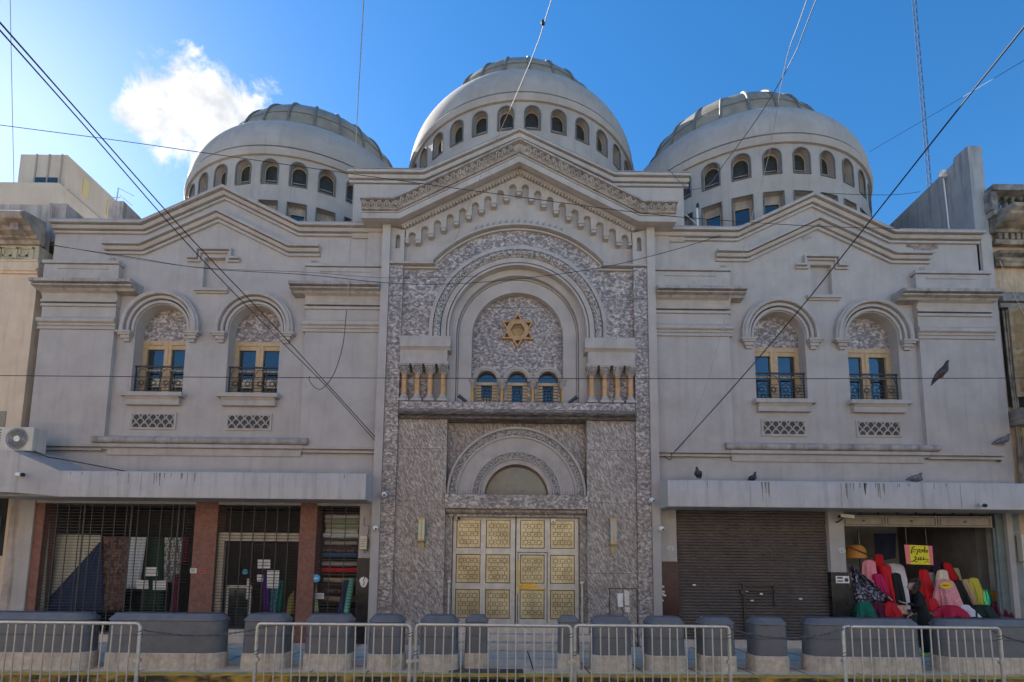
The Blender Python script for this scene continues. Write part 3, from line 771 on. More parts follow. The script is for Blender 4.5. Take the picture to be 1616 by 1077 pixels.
# star of david with a faceted boss
st = MB(); zc, R_ = 7.96, .485
outer = [(R_*(1 if i % 2 == 0 else .577)*sin(pi*i/6), zc+R_*(1 if i % 2 == 0 else .577)*cos(pi*i/6)) for i in range(12)]
hexh = [(.185*sin(pi/3*i+pi/6), zc+.185*cos(pi/3*i+pi/6)) for i in range(6)]
tri = []
for i in range(6):
    a = pi/3*i; q = Vector((.325*sin(a), .325*cos(a))); u = Vector((sin(a), cos(a))); v = Vector((u.y, -u.x))
    tri.append([tuple(q+u*.075+Vector((0, zc))), tuple(q-u*.04+v*.068+Vector((0, zc))), tuple(q-u*.04-v*.068+Vector((0, zc)))])
st.prism(outer, .15, .225, [hexh]+tri)
so_ = st.build('star', BRONZE, T, smooth=0, bevel=.006)
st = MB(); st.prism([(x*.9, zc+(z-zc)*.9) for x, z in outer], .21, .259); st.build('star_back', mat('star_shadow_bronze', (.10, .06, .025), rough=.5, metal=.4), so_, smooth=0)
st = MB(); st.add([(hexh[i][0], .20, hexh[i][1]) for i in range(6)]+[(.0, .12, zc+.02), (0, .16, zc-.14)], [(i, (i+1) % 6, 6) for i in range(6)]); st.build('boss', mat('boss_bronze', (.24, .15, .07), (.34, .22, .11), 8, .45, metal=.3), so_, smooth=0)

# balcony ledge
m = MB(); m.box(-2.86, 2.86, .2, -.42, 5.62, 5.83); m.build('balcony_ledge', MARB_U, T, bevel=.01)
m = MB(); m.sweep([(-2.88, 5.46), (2.88, 5.46)], [(-.1, 0), (.30, 0), (.33, .04), (.46, .06), (.50, .10), (.50, .165), (-.1, .165)], 0); m.build('ledge_moulding', marble_mat('marble_dark_band', (.07, .065, .065), (.14, .13, .13), (.30, .28, .28), (1, 1, 6), (0, 0, 0), 7), T)
# portal
m = MB()
for s in (-1, 1):
    m = MB()
    m.box(s*1.72, s*2.92, .3, -.18, 0, 5.46)
    m.box(s*1.56, s*1.722, .35, -.02, 0, 3.22)
    m.build('portal_marble', MARB_L, T)
m = MB(); m.prism([(-1.72, 3.58), (-1.72, 5.46), (1.72, 5.46), (1.72, 3.58)] , .13, .3, [arch_poly(0, 3.581, 3.60, .80, 24)]); m.build('portal_tympanum', MARB_L, T)
m = MB(); m.box(-1.722, 1.722, .3, -.30, 3.24, 3.585); m.build('lintel', MARB_U, T, bevel=.008)
m = MB(); m.sweep([(-1.70, 3.07), (1.70, 3.07)], [(-.2, 0), (.05, 0), (.05, .05), (.12, .07), (.16, .11), (.16, .17), (-.2, .17)], 0); m.build('lintel_moulding', MARB_L, T)
m = MB(); Z = 3.59
def hring(mb, r0, r1, y0, y1): mb.prism(ring_poly(0, Z, Z+.01, r0, r1, 40), y0, y1)
hring(m, 1.655, 1.71, -.12, .14); hring(m, 1.16, 1.47, -.02, .14); hring(m, 1.455, 1.50, -.06, .14)
hring(m, 1.08, 1.17, -.045, .14); hring(m, .91, .94, -.05, .14); hring(m, .79, .92, .0, .2)
lr = m.build('lunette', TRIM, T)
m = MB()
for r0, r1, n, y in ((1.49, 1.66, 64, -.05), (.93, 1.09, 52, -.02)):
    m.prism(ring_poly(0, Z, Z+.01, r0, r1, 40), y, .14)
    rm = (r0+r1)/2; w_ = (r1-r0)*.34
    for i in range(n):
        a = pi*(i+.5)/n; x, z = rm*cos(a), Z+.01+rm*sin(a)
        m.tube([(x+w_*cos(a+t)*.9, y-.012, z+w_*sin(a+t)*.9) for t in [2*pi*k/7 for k in range(6)]], .013, 5)
        m.ball((rm*cos(a+pi/n*.5)+w_*.9*cos(a), y-.01, Z+rm*sin(a+pi/n*.5)+w_*.9*sin(a)), .02, .02, .02, 6, 4)
m.build('carved_band', ORN, lr)
m = MB(); m.prism(arch_poly(0, Z, Z+.01, .80, 28), .19, .2); m.build('pane', GLASSD, lr)
m = MB(); m.prism(ring_poly(0, Z, Z+.01, .755, .80, 28), .16, .19); m.build('frame', mat('rust_brown', (.16, .085, .04), rough=.6), lr)
m = MB(); m.box(-1.62, 1.62, -.25, -.23, 3.584, 3.594)
for i in range(54):
    x = -1.6+i*3.2/53; m.tube([(x, -.24, 3.585), (x+random.uniform(-.02, .02), -.24, 3.69)], .004, 3)
m.build('bird_spikes', mat('spike_steel_dark', (.05, .045, .04), rough=.5), lr)
# door: two leaves with gold lattice panels
DZ0, DZ1 = .46, 3.07
dpan = None
def panel_mesh(w, h):
    p = MB(); p.box(-w/2, w/2, 0, .02, 0, h)
    p.mi = 1
    for a, b_, c_, d_ in ((-w/2, w/2, 0, .018), (-w/2, w/2, h-.018, h), (-w/2, -w/2+.018, .018, h-.018), (w/2-.018, w/2, .018, h-.018)): p.box(a, b_, -.006, .0, c_, d_)
    nx, nz_ = 3, 3; sx, sz = (w-.10)/nx, (h-.10)/nz_
    for i in range(nx):
        for k in range(nz_):
            cx_, cz_ = -w/2+.05+sx*(i+.5), .05+sz*(k+.5)
            r1 = min(sx, sz)
            pts = [(cx_+r1*(.36 if q % 2 == 0 else .27)*cos(pi*q/8+pi/8*0), cz_+r1*(.36 if q % 2 == 0 else .27)*sin(pi*q/8)) for q in range(17)]
            p.tube([(a, -.003, z) for a, z in pts], .0048, 4, cap=False)
            for q in range(4):
                a = pi/2*q; x0_, z0_ = cx_+r1*.36*cos(a), cz_+r1*.36*sin(a); 
                ex, ez = (sx/2 if cos(a) > .5 else -sx/2 if cos(a) < -.5 else 0), (sz/2 if sin(a) > .5 else -sz/2 if sin(a) < -.5 else 0)
                p.tube([(x0_, -.003, z0_), (cx_+ex, -.003, cz_+ez)], .0048, 4, cap=False)
                a2 = a+pi/4; x0_, z0_ = cx_+r1*.36*cos(a2), cz_+r1*.36*sin(a2)
                sgx, sgz = (1 if cos(a2) > 0 else -1), (1 if sin(a2) > 0 else -1)
                p.tube([(x0_, -.003, z0_), (cx_+sgx*sx*.5, -.003, cz_+sgz*sz*.30)], .0048, 4, cap=False)
    return p
cols = (-1.165, -.435, .41, 1.15); rows = ((2.31, .69), (1.455, .70), (.60, .70))
first = None
for li, (x0, x1) in enumerate(((-1.55, -.012), (.012, 1.55))):
    d = MB(); cs = cols[li*2:li*2+2]; hw_ = .30
    xs = [x0, cs[0]-hw_, cs[0]+hw_, cs[1]-hw_, cs[1]+hw_, x1]
    for a, b_ in ((xs[0], xs[1]), (xs[2], xs[3]), (xs[4], xs[5])): d.box(a, b_, .10, .17, DZ0, DZ1)
    zs = [DZ0, .60, 1.30, 1.455, 2.155, 2.31, 3.0, DZ1]
    for a, b_ in ((zs[0], zs[1]), (zs[2], zs[3]), (zs[4], zs[5]), (zs[6], zs[7])):
        for u, v in ((xs[1], xs[2]), (xs[3], xs[4])): d.box(u, v, .102, .168, a, b_)
    leaf = d.build('door_leaf', ALU, T, bevel=.006)
    for c_ in cs:
        for z_, h_ in rows:
            if first is None:
                o = first = panel_mesh(.60, .70).build('door_panel', [PANELG, PANELD], leaf, smooth=0)
            else:
                o = first.copy(); COL.objects.link(o); o.parent = leaf
            o.location = (c_, .135, z_)
    if li == 1:
        w = MB(); 
        for a, b_, c2, d2 in ((.05, .066, .5, 2.22), (.765, .781, .5, 2.22), (.066, .765, 2.204, 2.22)): w.box(a, b_, .092, .102, c2, d2)
        w.build('wicket_gap', mat('gap_shadow', (.03, .028, .025), rough=.8), leaf)
        w = MB(); w.box(.12, .52, .085, .10, 1.37, 1.455); w.box(.04, .075, .08, .1, 1.2, 2.0); w.box(.1, .72, .09, .1, 1.315, 1.36); w.build('door_handle', mat('brass_plate', (.62, .42, .08), rough=.2, metal=.9), leaf)
m = MB()
for s in (-1, 1): m.tube([(s*1.60, -.10, .5), (s*1.60, -.10, 1.42), (s*1.60, -.02, 1.48)], .022, 8); m.box(s*1.6-.04, s*1.6+.04, -.06, -.01, 1.46, 1.52)
for s in (-1, 1): m.box(s*1.575-.012, s*1.575+.012, .0, .1, DZ0, DZ1)
m.build('door_bar', GALV, T)
st_ = MB()
for i, (y, z) in enumerate(((-.30, .46), (-.62, .31), (-.94, .155))): st_.box(-1.95+(0 if i else .23), 1.95-(0 if i else .23), y, .12, z-.155 if i < 2 else .0, z)
st_.build('step', STEPM, T, bevel=.012)

# ------------------------------------------------------------------ shop fronts on the ground floor
def slab(name, m_, x0, x1, y0, y1, z0, z1, bevel=0):
    q = MB(); q.box(x0, x1, y0, y1, z0, z1); return q.build(name, m_, T, bevel=bevel)
for a in ((-12.05, -11.72, .3, -.08, 0, 3.45), (-3.80, -3.46, .25, -.10, 2.03, 3.45), (3.46, 3.90, .25, -.10, 2.02, 3.45), (7.62, 7.99, .25, -.10, 1.80, 3.45), (11.98, 12.12, .4, -.1, 0, 3.45)): slab('shop_pier', GREY, *a)
slab('black_plinth', PLINTH, -3.82, -3.262, .25, -.115, 0, 2.03, .008); slab('black_plinth', PLINTH, 7.60, 8.01, .25, -.115, 0, 1.80, .008)
gf = MB(); gf.box(3.458, 3.92, .25, -.115, 0, 2.02); gf.build('dark_red_plinth', PLINR, T, bevel=.008)
for a in ((-7.82, -7.27, .3, -.06, .0, 3.45), (-5.26, -4.86, .3, -.06, .0, 3.45), (-11.72, -11.50, .3, -.04, 0, 3.45)): slab('brick_pier', BRICK, *a)
for a, b_ in ((-11.49, -7.83), (-7.26, -5.27), (-4.85, -3.83), (3.93, 7.59)): slab('threshold', STEPM, a, b_, .3, -.12, 0, .17)
slab('threshold', STEPM, -7.25, -5.28, .28, -.02, .17, .30)
# rooms behind the shop fronts
rm_ = MB()
def room(x0, x1, y0, y1, z0, z1):
    rm_.box(x0, x1, y1, y1+.05, z0, z1); rm_.box(x0-.05, x0, y0, y1, z0, z1); rm_.box(x1, x1+.05, y0, y1, z0, z1)
    rm_.box(x0, x1, y0, y1, z0-.05, z0); rm_.box(x0, x1, y0, y1, z1, z1+.05)
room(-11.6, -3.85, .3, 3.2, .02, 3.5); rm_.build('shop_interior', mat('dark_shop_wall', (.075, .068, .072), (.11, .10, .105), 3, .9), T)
rm_ = MB(); room(8.0, 11.97, .25, 3.0, .02, 3.5); rm_.build('shop_interior', mat('grey_shop_wall', (.38, .365, .35), (.46, .445, .43), 3, .9), T)
# roller shutter
sh = MB(); nsl = 44; z0, z1 = .17, 3.36
prof = []
for i in range(nsl):
    za = z0+(z1-z0)*i/nsl; hh = (z1-z0)/nsl
    prof += [(.055, za), (.02, za+hh*.25), (.005, za+hh*.6), (.03, za+hh*.92)]
prof += [(.055, z1)]
sh.add([(x, y, z) for x in (3.90, 7.62) for y, z in prof], [(i, i+1, i+1+len(prof), i+len(prof)) for i in range(len(prof)-1)])
sho = sh.build('roller_shutter', SHUT, T, smooth=0)
w = MB()
for a, b_, c_, d_ in ((5.50, 5.545, .3, 1.50), (6.24, 6.275, .95, 1.50), (5.545, 6.24, 1.455, 1.50), (5.545, 6.24, 1.33, 1.36)): w.box(a, b_, -.03, .01, c_, d_)
w.box(5.44, 5.52, -.05, 0, 1.26, 1.36); w.box(6.26, 6.31, -.05, 0, 1.28, 1.36); w.tube([(6.22, -.03, 1.02), (6.27, -.05, .99), (6.22, -.05, .96)], .02, 6)
w.build('wicket_frame', mat('wicket_steel', (.045, .038, .034), rough=.5), sho)
w = MB()
for x, z in ((4.33, 1.46), (5.72, 1.10), (5.60, 1.33), (5.95, 1.26), (5.9, 1.47), (6.9, 1.15)): w.box(x-.035, x+.035, -.012, .004, z-.018, z+.018)
w.build('sticker', PAPER, sho)
# awning boxes
def awning(x0, x1, d, z0, z1, name='awning'):
    a = MB(); a.extr([(0, z0), (-d, z0-.02), (-d, z1-.06), (-d+.02, z1-.02), (0, z1+.06)], 'x', x0, x1)
    o = a.build(name, AWN, T, bevel=.012)
    return o
a1 = awning(-11.98, -3.46, .88, 3.36, 3.97)
a2 = awning(3.46, 13.2, .88, 3.28, 3.90)
for x in (-5.66, -8.6):
    w = MB(); w.box(x-.004, x+.004, -.885, -.88, 3.37, 3.92); w.build('sheet_seam', TRIMD, a1)
for x in (5.35, 7.45, 10.2):
    w = MB(); w.box(x-.004, x+.004, -.886, -.88, 3.28, 3.84); w.build('sheet_seam', TRIMD, a2)
# signboard strip above the fabric shop
w = MB(); 
for i, (a, b_) in enumerate(((8.02, 9.05), (9.07, 10.35), (10.37, 11.7))):
    w.mi = 0; w.box(a, b_, -.02, .05, 2.93, 3.20)
    w.mi = 1
    for p_, q_, r_, s_ in ((a+.05, b_-.05, 2.96, 2.975), (a+.05, b_-.05, 3.155, 3.17), (a+.05, a+.065, 2.975, 3.155), (b_-.065, b_-.05, 2.975, 3.155)): w.box(p_, q_, -.028, -.02, r_, s_)
    w.box((a+b_)/2-.03, (a+b_)/2+.03, -.03, -.02, 3.04, 3.09)
w.mi = 2
for k in range(9): w.box(8.02+k*.46, 8.05+k*.46, .0, .04, 3.2, 3.34)
w.build('shop_signboard', [mat('pale_wood_board', (.30, .25, .19), (.38, .33, .26), 5, .7, streak=.3), mat('board_line', (.13, .11, .09), rough=.8), IRON], T)
GGF = mat('green_grey_frame', (.10, .13, .13), (.15, .185, .18), 4, .6)
for a in ((8.012, 8.06, .0, .06, 0, 2.93), (11.72, 11.78, .0, .06, .0, 2.93), (9.03, 9.06, .9, .94, 0, 2.93), (11.78, 11.97, -.02, .08, 0, 3.27)): slab('shop_frame', GGF, *a)
# tan door frame inside the middle bay of the left shop
w = MB(); w.box(-7.27, -7.12, .03, .12, .3, 2.62); w.box(-7.12, -5.28, .03, .12, 2.42, 2.62); w.build('door_surround', mat('cream_frame', (.36, .30, .23), (.44, .38, .30), 6, .7), T)
# roll-down security grilles
for x0, x1, z0, z1 in ((-11.49, -7.83, .17, 3.36), (-7.26, -5.27, .3, 3.36), (-4.85, -3.83, .17, 3.36)):
    w = MB(); n = int((z1-z0)/.072)
    for i in range(n+1):
        z = z0+(z1-z0)*i/n; w.box(x0, x1, -.012, .0, z-.0062, z+.0062)
    k = max(2, int((x1-x0)/.27))
    for i in range(k+1):
        x = x0+(x1-x0)*i/k; w.box(x-.011, x+.011, -.02, -.012, z0, z1)
    if x0 < -11: 
        for i in range(3): w.box(x0+.95+i*1.15-.02, x0+.95+i*1.15+.02, -.03, -.02, z0, z1)
    w.build('security_grille', IRON, T, smooth=0)

# grime runs below the awning edge
GRM = mat('grime', (.17, .155, .145), (.28, .262, .25), 20, .95)
def drips(xs, zt, par):
    for x, w_, l_ in xs:
        q = MB(); q.prism([(x-w_, zt), (x+w_, zt), (x+w_*.8, zt-l_*.4), (x+w_*.25, zt-l_), (x-w_*.3, zt-l_*.95), (x-w_*.7, zt-l_*.5)], -.8845, -.8805)
        q.build('grime_run', GRM, par, smooth=0)
rnd = random.Random(9)
drips([(5.75+rnd.gauss(0, .12), .008+.012*rnd.random(), .1+.4*rnd.random()) for _ in range(6)]+[(7.95+rnd.uniform(-.5, .6), .008+.016*rnd.random(), .08+.32*rnd.random()) for _ in range(14)]+[(rnd.uniform(3.6, 12.5), .006+.006*rnd.random(), .04+.12*rnd.random()) for _ in range(9)], 3.843, a2)
drips([(-8.2+rnd.gauss(0, .5), .006+.010*rnd.random(), .1+.25*rnd.random()) for _ in range(9)]+[(rnd.uniform(-10.3, -3.6), .006+.006*rnd.random(), .04+.12*rnd.random()) for _ in range(6)], 3.913, a1)
# ------------------------------------------------------------------ concrete barriers with painted tops
def round_rect(x0, x1, y0, y1, r, n=5):
    pts = []
    for cx_, cy_, a0 in ((x1-r, y0+r, -90), (x1-r, y1-r, 0), (x0+r, y1-r, 90), (x0+r, y0+r, 180)):
        for i in range(n+1):
            a = radians(a0+90*i/n); pts.append((cx_+r*cos(a), cy_+r*sin(a)))
    return pts
def loft(levels, x0, x1, dep, r0):
    """levels: (inset, z); y runs 0..dep"""
    m = MB(); rings = []
    for ins, z in levels:
        rings.append([(x, y, z) for x, y in round_rect(x0+ins, x1-ins, ins, dep-ins, max(.03, r0-ins*.5))])
    n = len(rings[0])
    m.add([p for r in rings for p in r], [(i*n+j, i*n+(j+1) % n, (i+1)*n+(j+1) % n, (i+1)*n+j) for i in range(len(rings)-1) for j in range(n)]+[tuple(range(n)), tuple((len(rings)-1)*n+j for j in range(n))])
    return m
def barrier(cx_, w, dep, y, r0, label, grp, xr=None):
    t = thing('concrete_barrier', label, 'barrier', (cx_, y, 0), grp)
    x0, x1 = -w/2, w/2
    loft([(0, 0), (.0, .27), (.015, .285)], x0, x1, dep, r0).build('concrete_base', CONC, t, bevel=0)
    loft([(.018, .28), (.022, .575), (.034, .58), (.034, .592), (.022, .597), (.025, .80), (.028, .83)], x0, x1, dep, r0).build('painted_body', SLATE, t)
    loft([(.018, .832), (.010, .842), (.016, .868), (.07, .925), (.08, .95), (.095, .958)], x0, x1, dep, r0).build('lid', SLATE, t)
    return t
def bar_at(pxl, pxr, pyb, y, **k):
    a, b_ = W(pxl, pyb, y).x, W(pxr, pyb, y).x
    return (a+b_)/2, b_-a
BG = None
blist = [
 (-70, 157, 'long grey barrier at the far left, partly cut off by the picture edge'),
 (167, 362, 'long grey barrier with rounded ends before the two brick piers'),
 (375, 460, 'grey barrier before the cream door frame, behind the hanging chain end'),
 (475, 560, 'grey barrier before the shelf of stacked cloth rolls'),
 (577, 640, 'grey barrier before the black plinth left of the marble'),
 (660, 724, 'grey barrier before the left marble pillar, beside the narrow post'),
 (733, 770, 'narrow grey barrier post left of the entrance'),
 (879, 915, 'narrow grey barrier post right of the entrance'),
 (930, 999, 'grey barrier before the right marble pillar with the notices'),
 (1014, 1085, 'grey barrier before the dark red plinth'),
 (1098, 1166, 'grey barrier before the left half of the brown shutter'),
 (1178, 1250, 'grey barrier with scratched paint before the shutter wicket, under the chain'),
 (1262, 1462, 'long grey barrier before the fabric shop, left of the woman'),
 (1466, 1700, 'long grey barrier before the fabric shop, right of the woman')]
for a, b_, lab in blist:
    yb = kerb_y(W((a+b_)/2, 1060, -3.2).x)+.46
    small = b_-a < 45
    if small: yb += .17
    dep = .36 if small else .52
    mid = (a+b_)/2 < 806
    xl, xr = W(a, 1059, yb+(0 if mid or b_-a > 150 and a < 806 < b_ else dep-.1)).x, W(b_, 1059, yb+(dep-.1 if mid else 0)).x
    ex = .05 if b_-a > 150 else .025
    xl, xr = (xl-ex-(.12 if b_-a > 150 and a > 100 else 0), xr+.01) if mid else (xl-.01, xr+ex)
    barrier((xl+xr)/2, xr-xl, dep, yb, .07 if small else (.24 if b_-a > 150 else .16), lab, 'concrete barriers along the kerb')
# ------------------------------------------------------------------ crowd control fences
def fence(pl, pr, py, y, label, ztop=.95, lean=0):
    a, b_ = W(pl, py, y), W(pr, py, y)
    w_ = b_.x-a.x; t = thing('crowd_fence', label, 'fence', ((a.x+b_.x)/2, y, -.15), 'steel fences on the street side of the kerb')
    h = ztop+.15; x0, x1 = -w_/2, w_/2; R_ = .027
    m = MB()
    m.tube([(x0, 0, .0), (x0, 0, h-.05), (x0+.02, 0, h-.012), (x0+.05, 0, h)]+[(x1-.05, 0, h), (x1-.02, 0, h-.012), (x1, 0, h-.05), (x1, 0, 0)], R_, 10)
    m.tube([(x0, 0, .17), (x1, 0, .17)], .019, 8)
    for x in (x0, x1): m.box(x-.045, x+.045, -.028, .028, .55, .60)
    m.build('frame', GALV, t)
    n = int(round(w_/.135)); base = None
    for i in range(1, n):
        x = x0+w_*i/n+random.uniform(-.006, .006)
        if base is None:
            q = MB(); q.tube([(0, 0, .17), (0, 0, h-.012)], .0105, 6); base = o = q.build('bar', GALV, t)
        else:
            o = base.copy(); COL.objects.link(o); o.parent = t
        o.location = (x, 0, 0); o.rotation_euler.y = random.uniform(-.012, .012)
    for x in (x0, x1):
        q = MB(); q.box(x-.03, x+.03, -.30, .30, .0, .03); q.build('foot', GALV, t)
    for x, z in ((x0, .62), (x1, .9)):
        q = MB(); q.tube([(x+.03*cos(2*pi*k/8), .03*sin(2*pi*k/8), z+.006*k) for k in range(17)], .006, 4); q.build('wire_tie', IRON, t)
    return t
fence(-18, 222, 985, -4.72, 'steel crowd fence at the far left before the long barriers')
fence(407, 648, 985.5, -4.6, 'steel crowd fence before the stacked cloth rolls, leftmost of the three in a row')
fence(657, 901, 985.5, -4.52, 'steel crowd fence before the entrance, middle of the three in a row')
fence(907, 1150, 986.5, -4.42, 'steel crowd fence before the shutter, rightmost of the three in a row')
fence(1330, 1576, 987, -4.25, 'steel crowd fence standing alone before the fabric shop')
def chain(p0, p1, sag, label, nlink):
    m = MB()
    for i in range(nlink):
        u = (i+.5)/nlink
        c = p0.lerp(p1, u); c.z -= sag*4*u*(1-u)
        d = (p1-p0).normalized(); d.z -= sag*4*(1-2*u)/(p1-p0).length; d.normalize()
        v = Vector((0, 0, 1)) if i % 2 else d.cross(Vector((0, 0, 1))).normalized()
        L_ = (p1-p0).length/nlink*.72
        m.tube([c+d*L_*cos(2*pi*k/8)+v*L_*.5*sin(2*pi*k/8) for k in range(9)], .006, 4, cap=False)
    tag(m.build('chain', mat('rusty_chain', (.12, .11, .10), (.26, .245, .23), 20, .5, metal=.6)), label, 'chain', 'chains between the fences')
def z_(px, py, y): return W(px, py, y)
chain(z_(226, 994, -4.70), z_(425, 988, -4.6), .11, 'slack chain hanging between the far left fence and its neighbour', 54)
chain(z_(1135, 987, -4.42), z_(1345, 988, -4.27), .19, 'slack chain sagging before the shutter and long barrier', 58)
chain(z_(1550, 987, -4.25), z_(1690, 1010, -4.2), .16, 'slack chain running off the right picture edge', 40)

# ------------------------------------------------------------------ wall fittings
def wall_lamp(x, z0, z1, label, mcol):
    t = thing('wall_lamp', label, 'wall lamp', (x, -.18, z0), 'wall lamps beside the door')
    h = z1-z0; m = MB(); m.box(-.075, .075, -.05, .0, .17, h); m.build('back_plate', mat('lamp_backplate', (.25, .27, .22), rough=.4, metal=.6), t)
    m = MB(); m.box(-.075, .075, -.14, -.052, .22, h-.06); m.build('shade', mcol, t, bevel=.01)
    m = MB(); m.box(-.085, .085, -.15, -.0, h-.06, h-.03); m.box(-.085, .085, -.15, -.0, .19, .22); m.box(-.012, .012, -.15, -.141, .22, h-.06); m.build('lamp_frame', BRONZE, t)
    m = MB(); m.box(-.06, .06, -.04, .0, -.02, .15); m.build('tail', mat('lamp_tail', (.28, .25, .16), rough=.4, metal=.5), t)
GLG = mat('green_lamp_glass', (.42, .52, .34), (.5, .58, .42), 8, .15); GLW = mat('grey_lamp_glass', (.33, .36, .34), (.42, .44, .42), 8, .15)
wall_lamp(-2.26, 2.26, 3.02, 'greenish glass wall lamp on the marble left of the door', GLG)
wall_lamp(2.33, 2.22, 3.05, 'grey glass wall lamp on the marble right of the door', GLW)
def dome_cam(p, label):
    t = thing('security_camera', label, 'security camera', tuple(p), 'white dome security cameras')
    m = MB(); m.ball((0, -.06, 0), .065, .065, .065, 12, 8); m.build('dome', WHITE, t)
    m = MB(); m.tube([(0, .1, .0), (0, -.03, .01)], .05, 10); m.build('mount', WHITE, t)
    m = MB(); m.ball((.015, -.105, -.02), .026, .026, .026, 8, 6); m.build('lens', BLACK, t)
dome_cam(W(607, 781, -.42), 'white dome camera on the grey strip beside the left marble edge, above its twin')
dome_cam(W(594, 834, -.3), 'white dome camera above the black plinth, left of the marble')
dome_cam(W(1028, 790, -.42), 'white dome camera on the grey strip beside the right marble edge')
dome_cam(W(1043, 835, -.35), 'white dome camera above the dark red plinth')
def bullet_cam(p, dirx, label, size=1, mount=True):
    t = thing('security_camera', label, 'security camera', tuple(p), 'white bullet security cameras')
    d = Vector((dirx, -.4, -.12)).normalized()*size
    m = MB(); m.tube([-d*.10, d*.10], .045*size, 10); m.build('housing', WHITE, t)
    m = MB(); m.tube([d*.10, d*.15], [.046*size, .04*size], 10); m.build('lens_hood', BLACK, t)
    m = MB(); m.tube([-d*.06, (-d.x*.06, .1*size, .02), (-d.x*.06, .2*size, .02)], .016*size, 6); m.build('bracket', WHITE, t)
bullet_cam(W(31, 749, -1.25), 1, 'white bullet camera with black hood on the left awning front')
bullet_cam(W(1551, 797, -1.0), -.2, 'white bullet camera on the right awning front')
t = thing('security_camera', 'grey box camera on a bracket above the fabric shop pier', 'security camera', tuple(W(1336, 815, -.35)))
m = MB(); m.obox((0, 0, 0), (.13, -.05, -.02), (.02, .07, 0), (.0, 0, .04)); m.build('housing', mat('cream_plastic', (.55, .5, .4), rough=.5), t)
m = MB(); m.tube([(-.04, .05, -.03), (-.08, .2, -.12), (-.1, .3, -.12)], .018, 6); m.build('bracket', IRON, t)
m = MB(); m.obox((-.13, .05, -.005), (.012, .0, 0), (.0, .05, 0), (0, 0, .03)); m.build('lens', BLACK, t)
t = thing('intercom_camera', 'small cream camera over the top left corner of the door', 'security camera', tuple(W(722, 818, -.0)))
m = MB(); m.box(-.06, .06, -.08, .05, -.04, .03); m.build('housing', mat('dull_cream', (.42, .38, .3), rough=.5), t); m = MB(); m.tube([(.03, -.08, 0), (.05, -.13, -.02)], .03, 8); m.build('lens', BLACK, t)
t = thing('door_sensor', 'small grey box hanging over the right door leaf', 'sensor', tuple(W(873, 823, .03)))
m = MB(); m.box(-.055, .055, -.05, .06, -.05, .06); m.build('housing', GALV, t); m = MB(); m.box(-.02, .02, -.056, -.05, -.03, .0); m.build('lens', BLACK, t)
# balcony floodlights
for px_, s, lab in ((730, 1, 'small dark floodlight on the balcony ledge left of the three windows'), (904, -1, 'small dark floodlight on the balcony ledge right of the three windows')):
    p_ = W(px_, 627, -.25)
    t = thing('floodlight', lab, 'floodlight', (p_.x, -.25, 5.83), 'balcony floodlights')
    m = MB(); m.tube([(0, 0, .0), (0, 0, .09)], .012, 6); m.build('stand', IRON, t)
    m = MB(); m.tube([(-s*.10, -.02, .20), (s*.10, 0, .06)], [.05, .035], 10); m.build('housing', mat('dark_green_metal', (.03, .04, .04), rough=.5), t)
# house number ovals
for px_, py_, y, lab in ((1058, 866, -.11, 'oval house number plate on the pier left of the shutter'), (1328, 869, -.11, 'oval house number plate on the pier right of the shutter')):
    p_ = W(px_, py_, y); m = MB(); m.prism([(p_.x+.085*cos(2*pi*k/20), p_.z+.055*sin(2*pi*k/20)) for k in range(20)], y-.02, y)
    m.mi = 1
    m.prism([(p_.x+.07*cos(2*pi*k/20), p_.z+.042*sin(2*pi*k/20)) for k in range(20)], y-.023, y-.019)
    m.mi = 0
    for q in (-.035, 0, .035): m.box(p_.x+q-.009, p_.x+q+.009, y-.028, y-.022, p_.z-.025, p_.z+.025)
    o = m.build('number_plate', [WHITE, mat('plate_dark', (.12, .12, .13), rough=.4)]); tag(o, lab, 'number plate')
# meter box, notices, stickers
t = thing('meter_box', 'cream lettered meter box on the grey pier above the black plinth', 'meter box', tuple(W(575, 857, -.12)))
m = MB(); m.box(-.085, .085, -.09, .03, -.16, .16); m.build('housing', mat('meter_cream', (.58, .51, .38), (.64, .57, .44), 6, .6), t, bevel=.01)
m = MB()
for k, zz in enumerate((.08, .03, -.03, -.09)):
    for i in range(5): 
        if random.random() < .85: m.box(-.06+i*.025, -.045+i*.025, -.094, -.09, zz-.012, zz+.012)
m.build('lettering', mat('letter_brown', (.12, .08, .05), rough=.7), t)
m = MB(); m.tube([(.07, -.02, .16), (.10, -.02, .25), (.10, -.02, .42), (-.02, -.02, .42), (-.02, -.02, .62)], .008, 5); m.tube([(.0, -.02, -.16), (.02, -.02, -.24), (.09, -.02, -.2), (.1, -.02, .1)], .008, 5); m.build('cable_loop', CABLE, t)
def paper(name, pts, y, m_, label, cat, thick=.006):
    q = MB(); P = [W(a, b_, y) for a, b_ in pts]; q.prism([(p.x, p.z) for p in P], y-thick, y)
    return tag(q.build(name, m_, smooth=0), label, cat) if label else q
p = MB(); P = W(574, 918, -.125)
p.prism([(P.x+.11*sin(a)*(1.0 if cos(a) > -.2 else .8), P.z+.13*cos(a)*(.85 if cos(a) > 0 else 1.1)) for a in [2*pi*k/14 for k in range(14)]], -.131, -.116)
p.mi = 1; p.tube([(P.x+.03, -.133, P.z+.12), (P.x-.01, -.133, P.z+.02), (P.x+.02, -.133, P.z-.02), (P.x-.02, -.133, P.z-.11)], .008, 4)
tag(p.build('torn_poster', [PAPER, PLINTH], smooth=0), 'torn heart shaped white poster remnant on the black plinth', 'poster')
paper('notice', [(974, 937), (983, 936.5), (983, 958), (975.5, 958)], -.185, PAPER, 'small white paper notice taped on the right marble pillar', 'notice')
q = MB(); P = W(976, 940, -.19); 
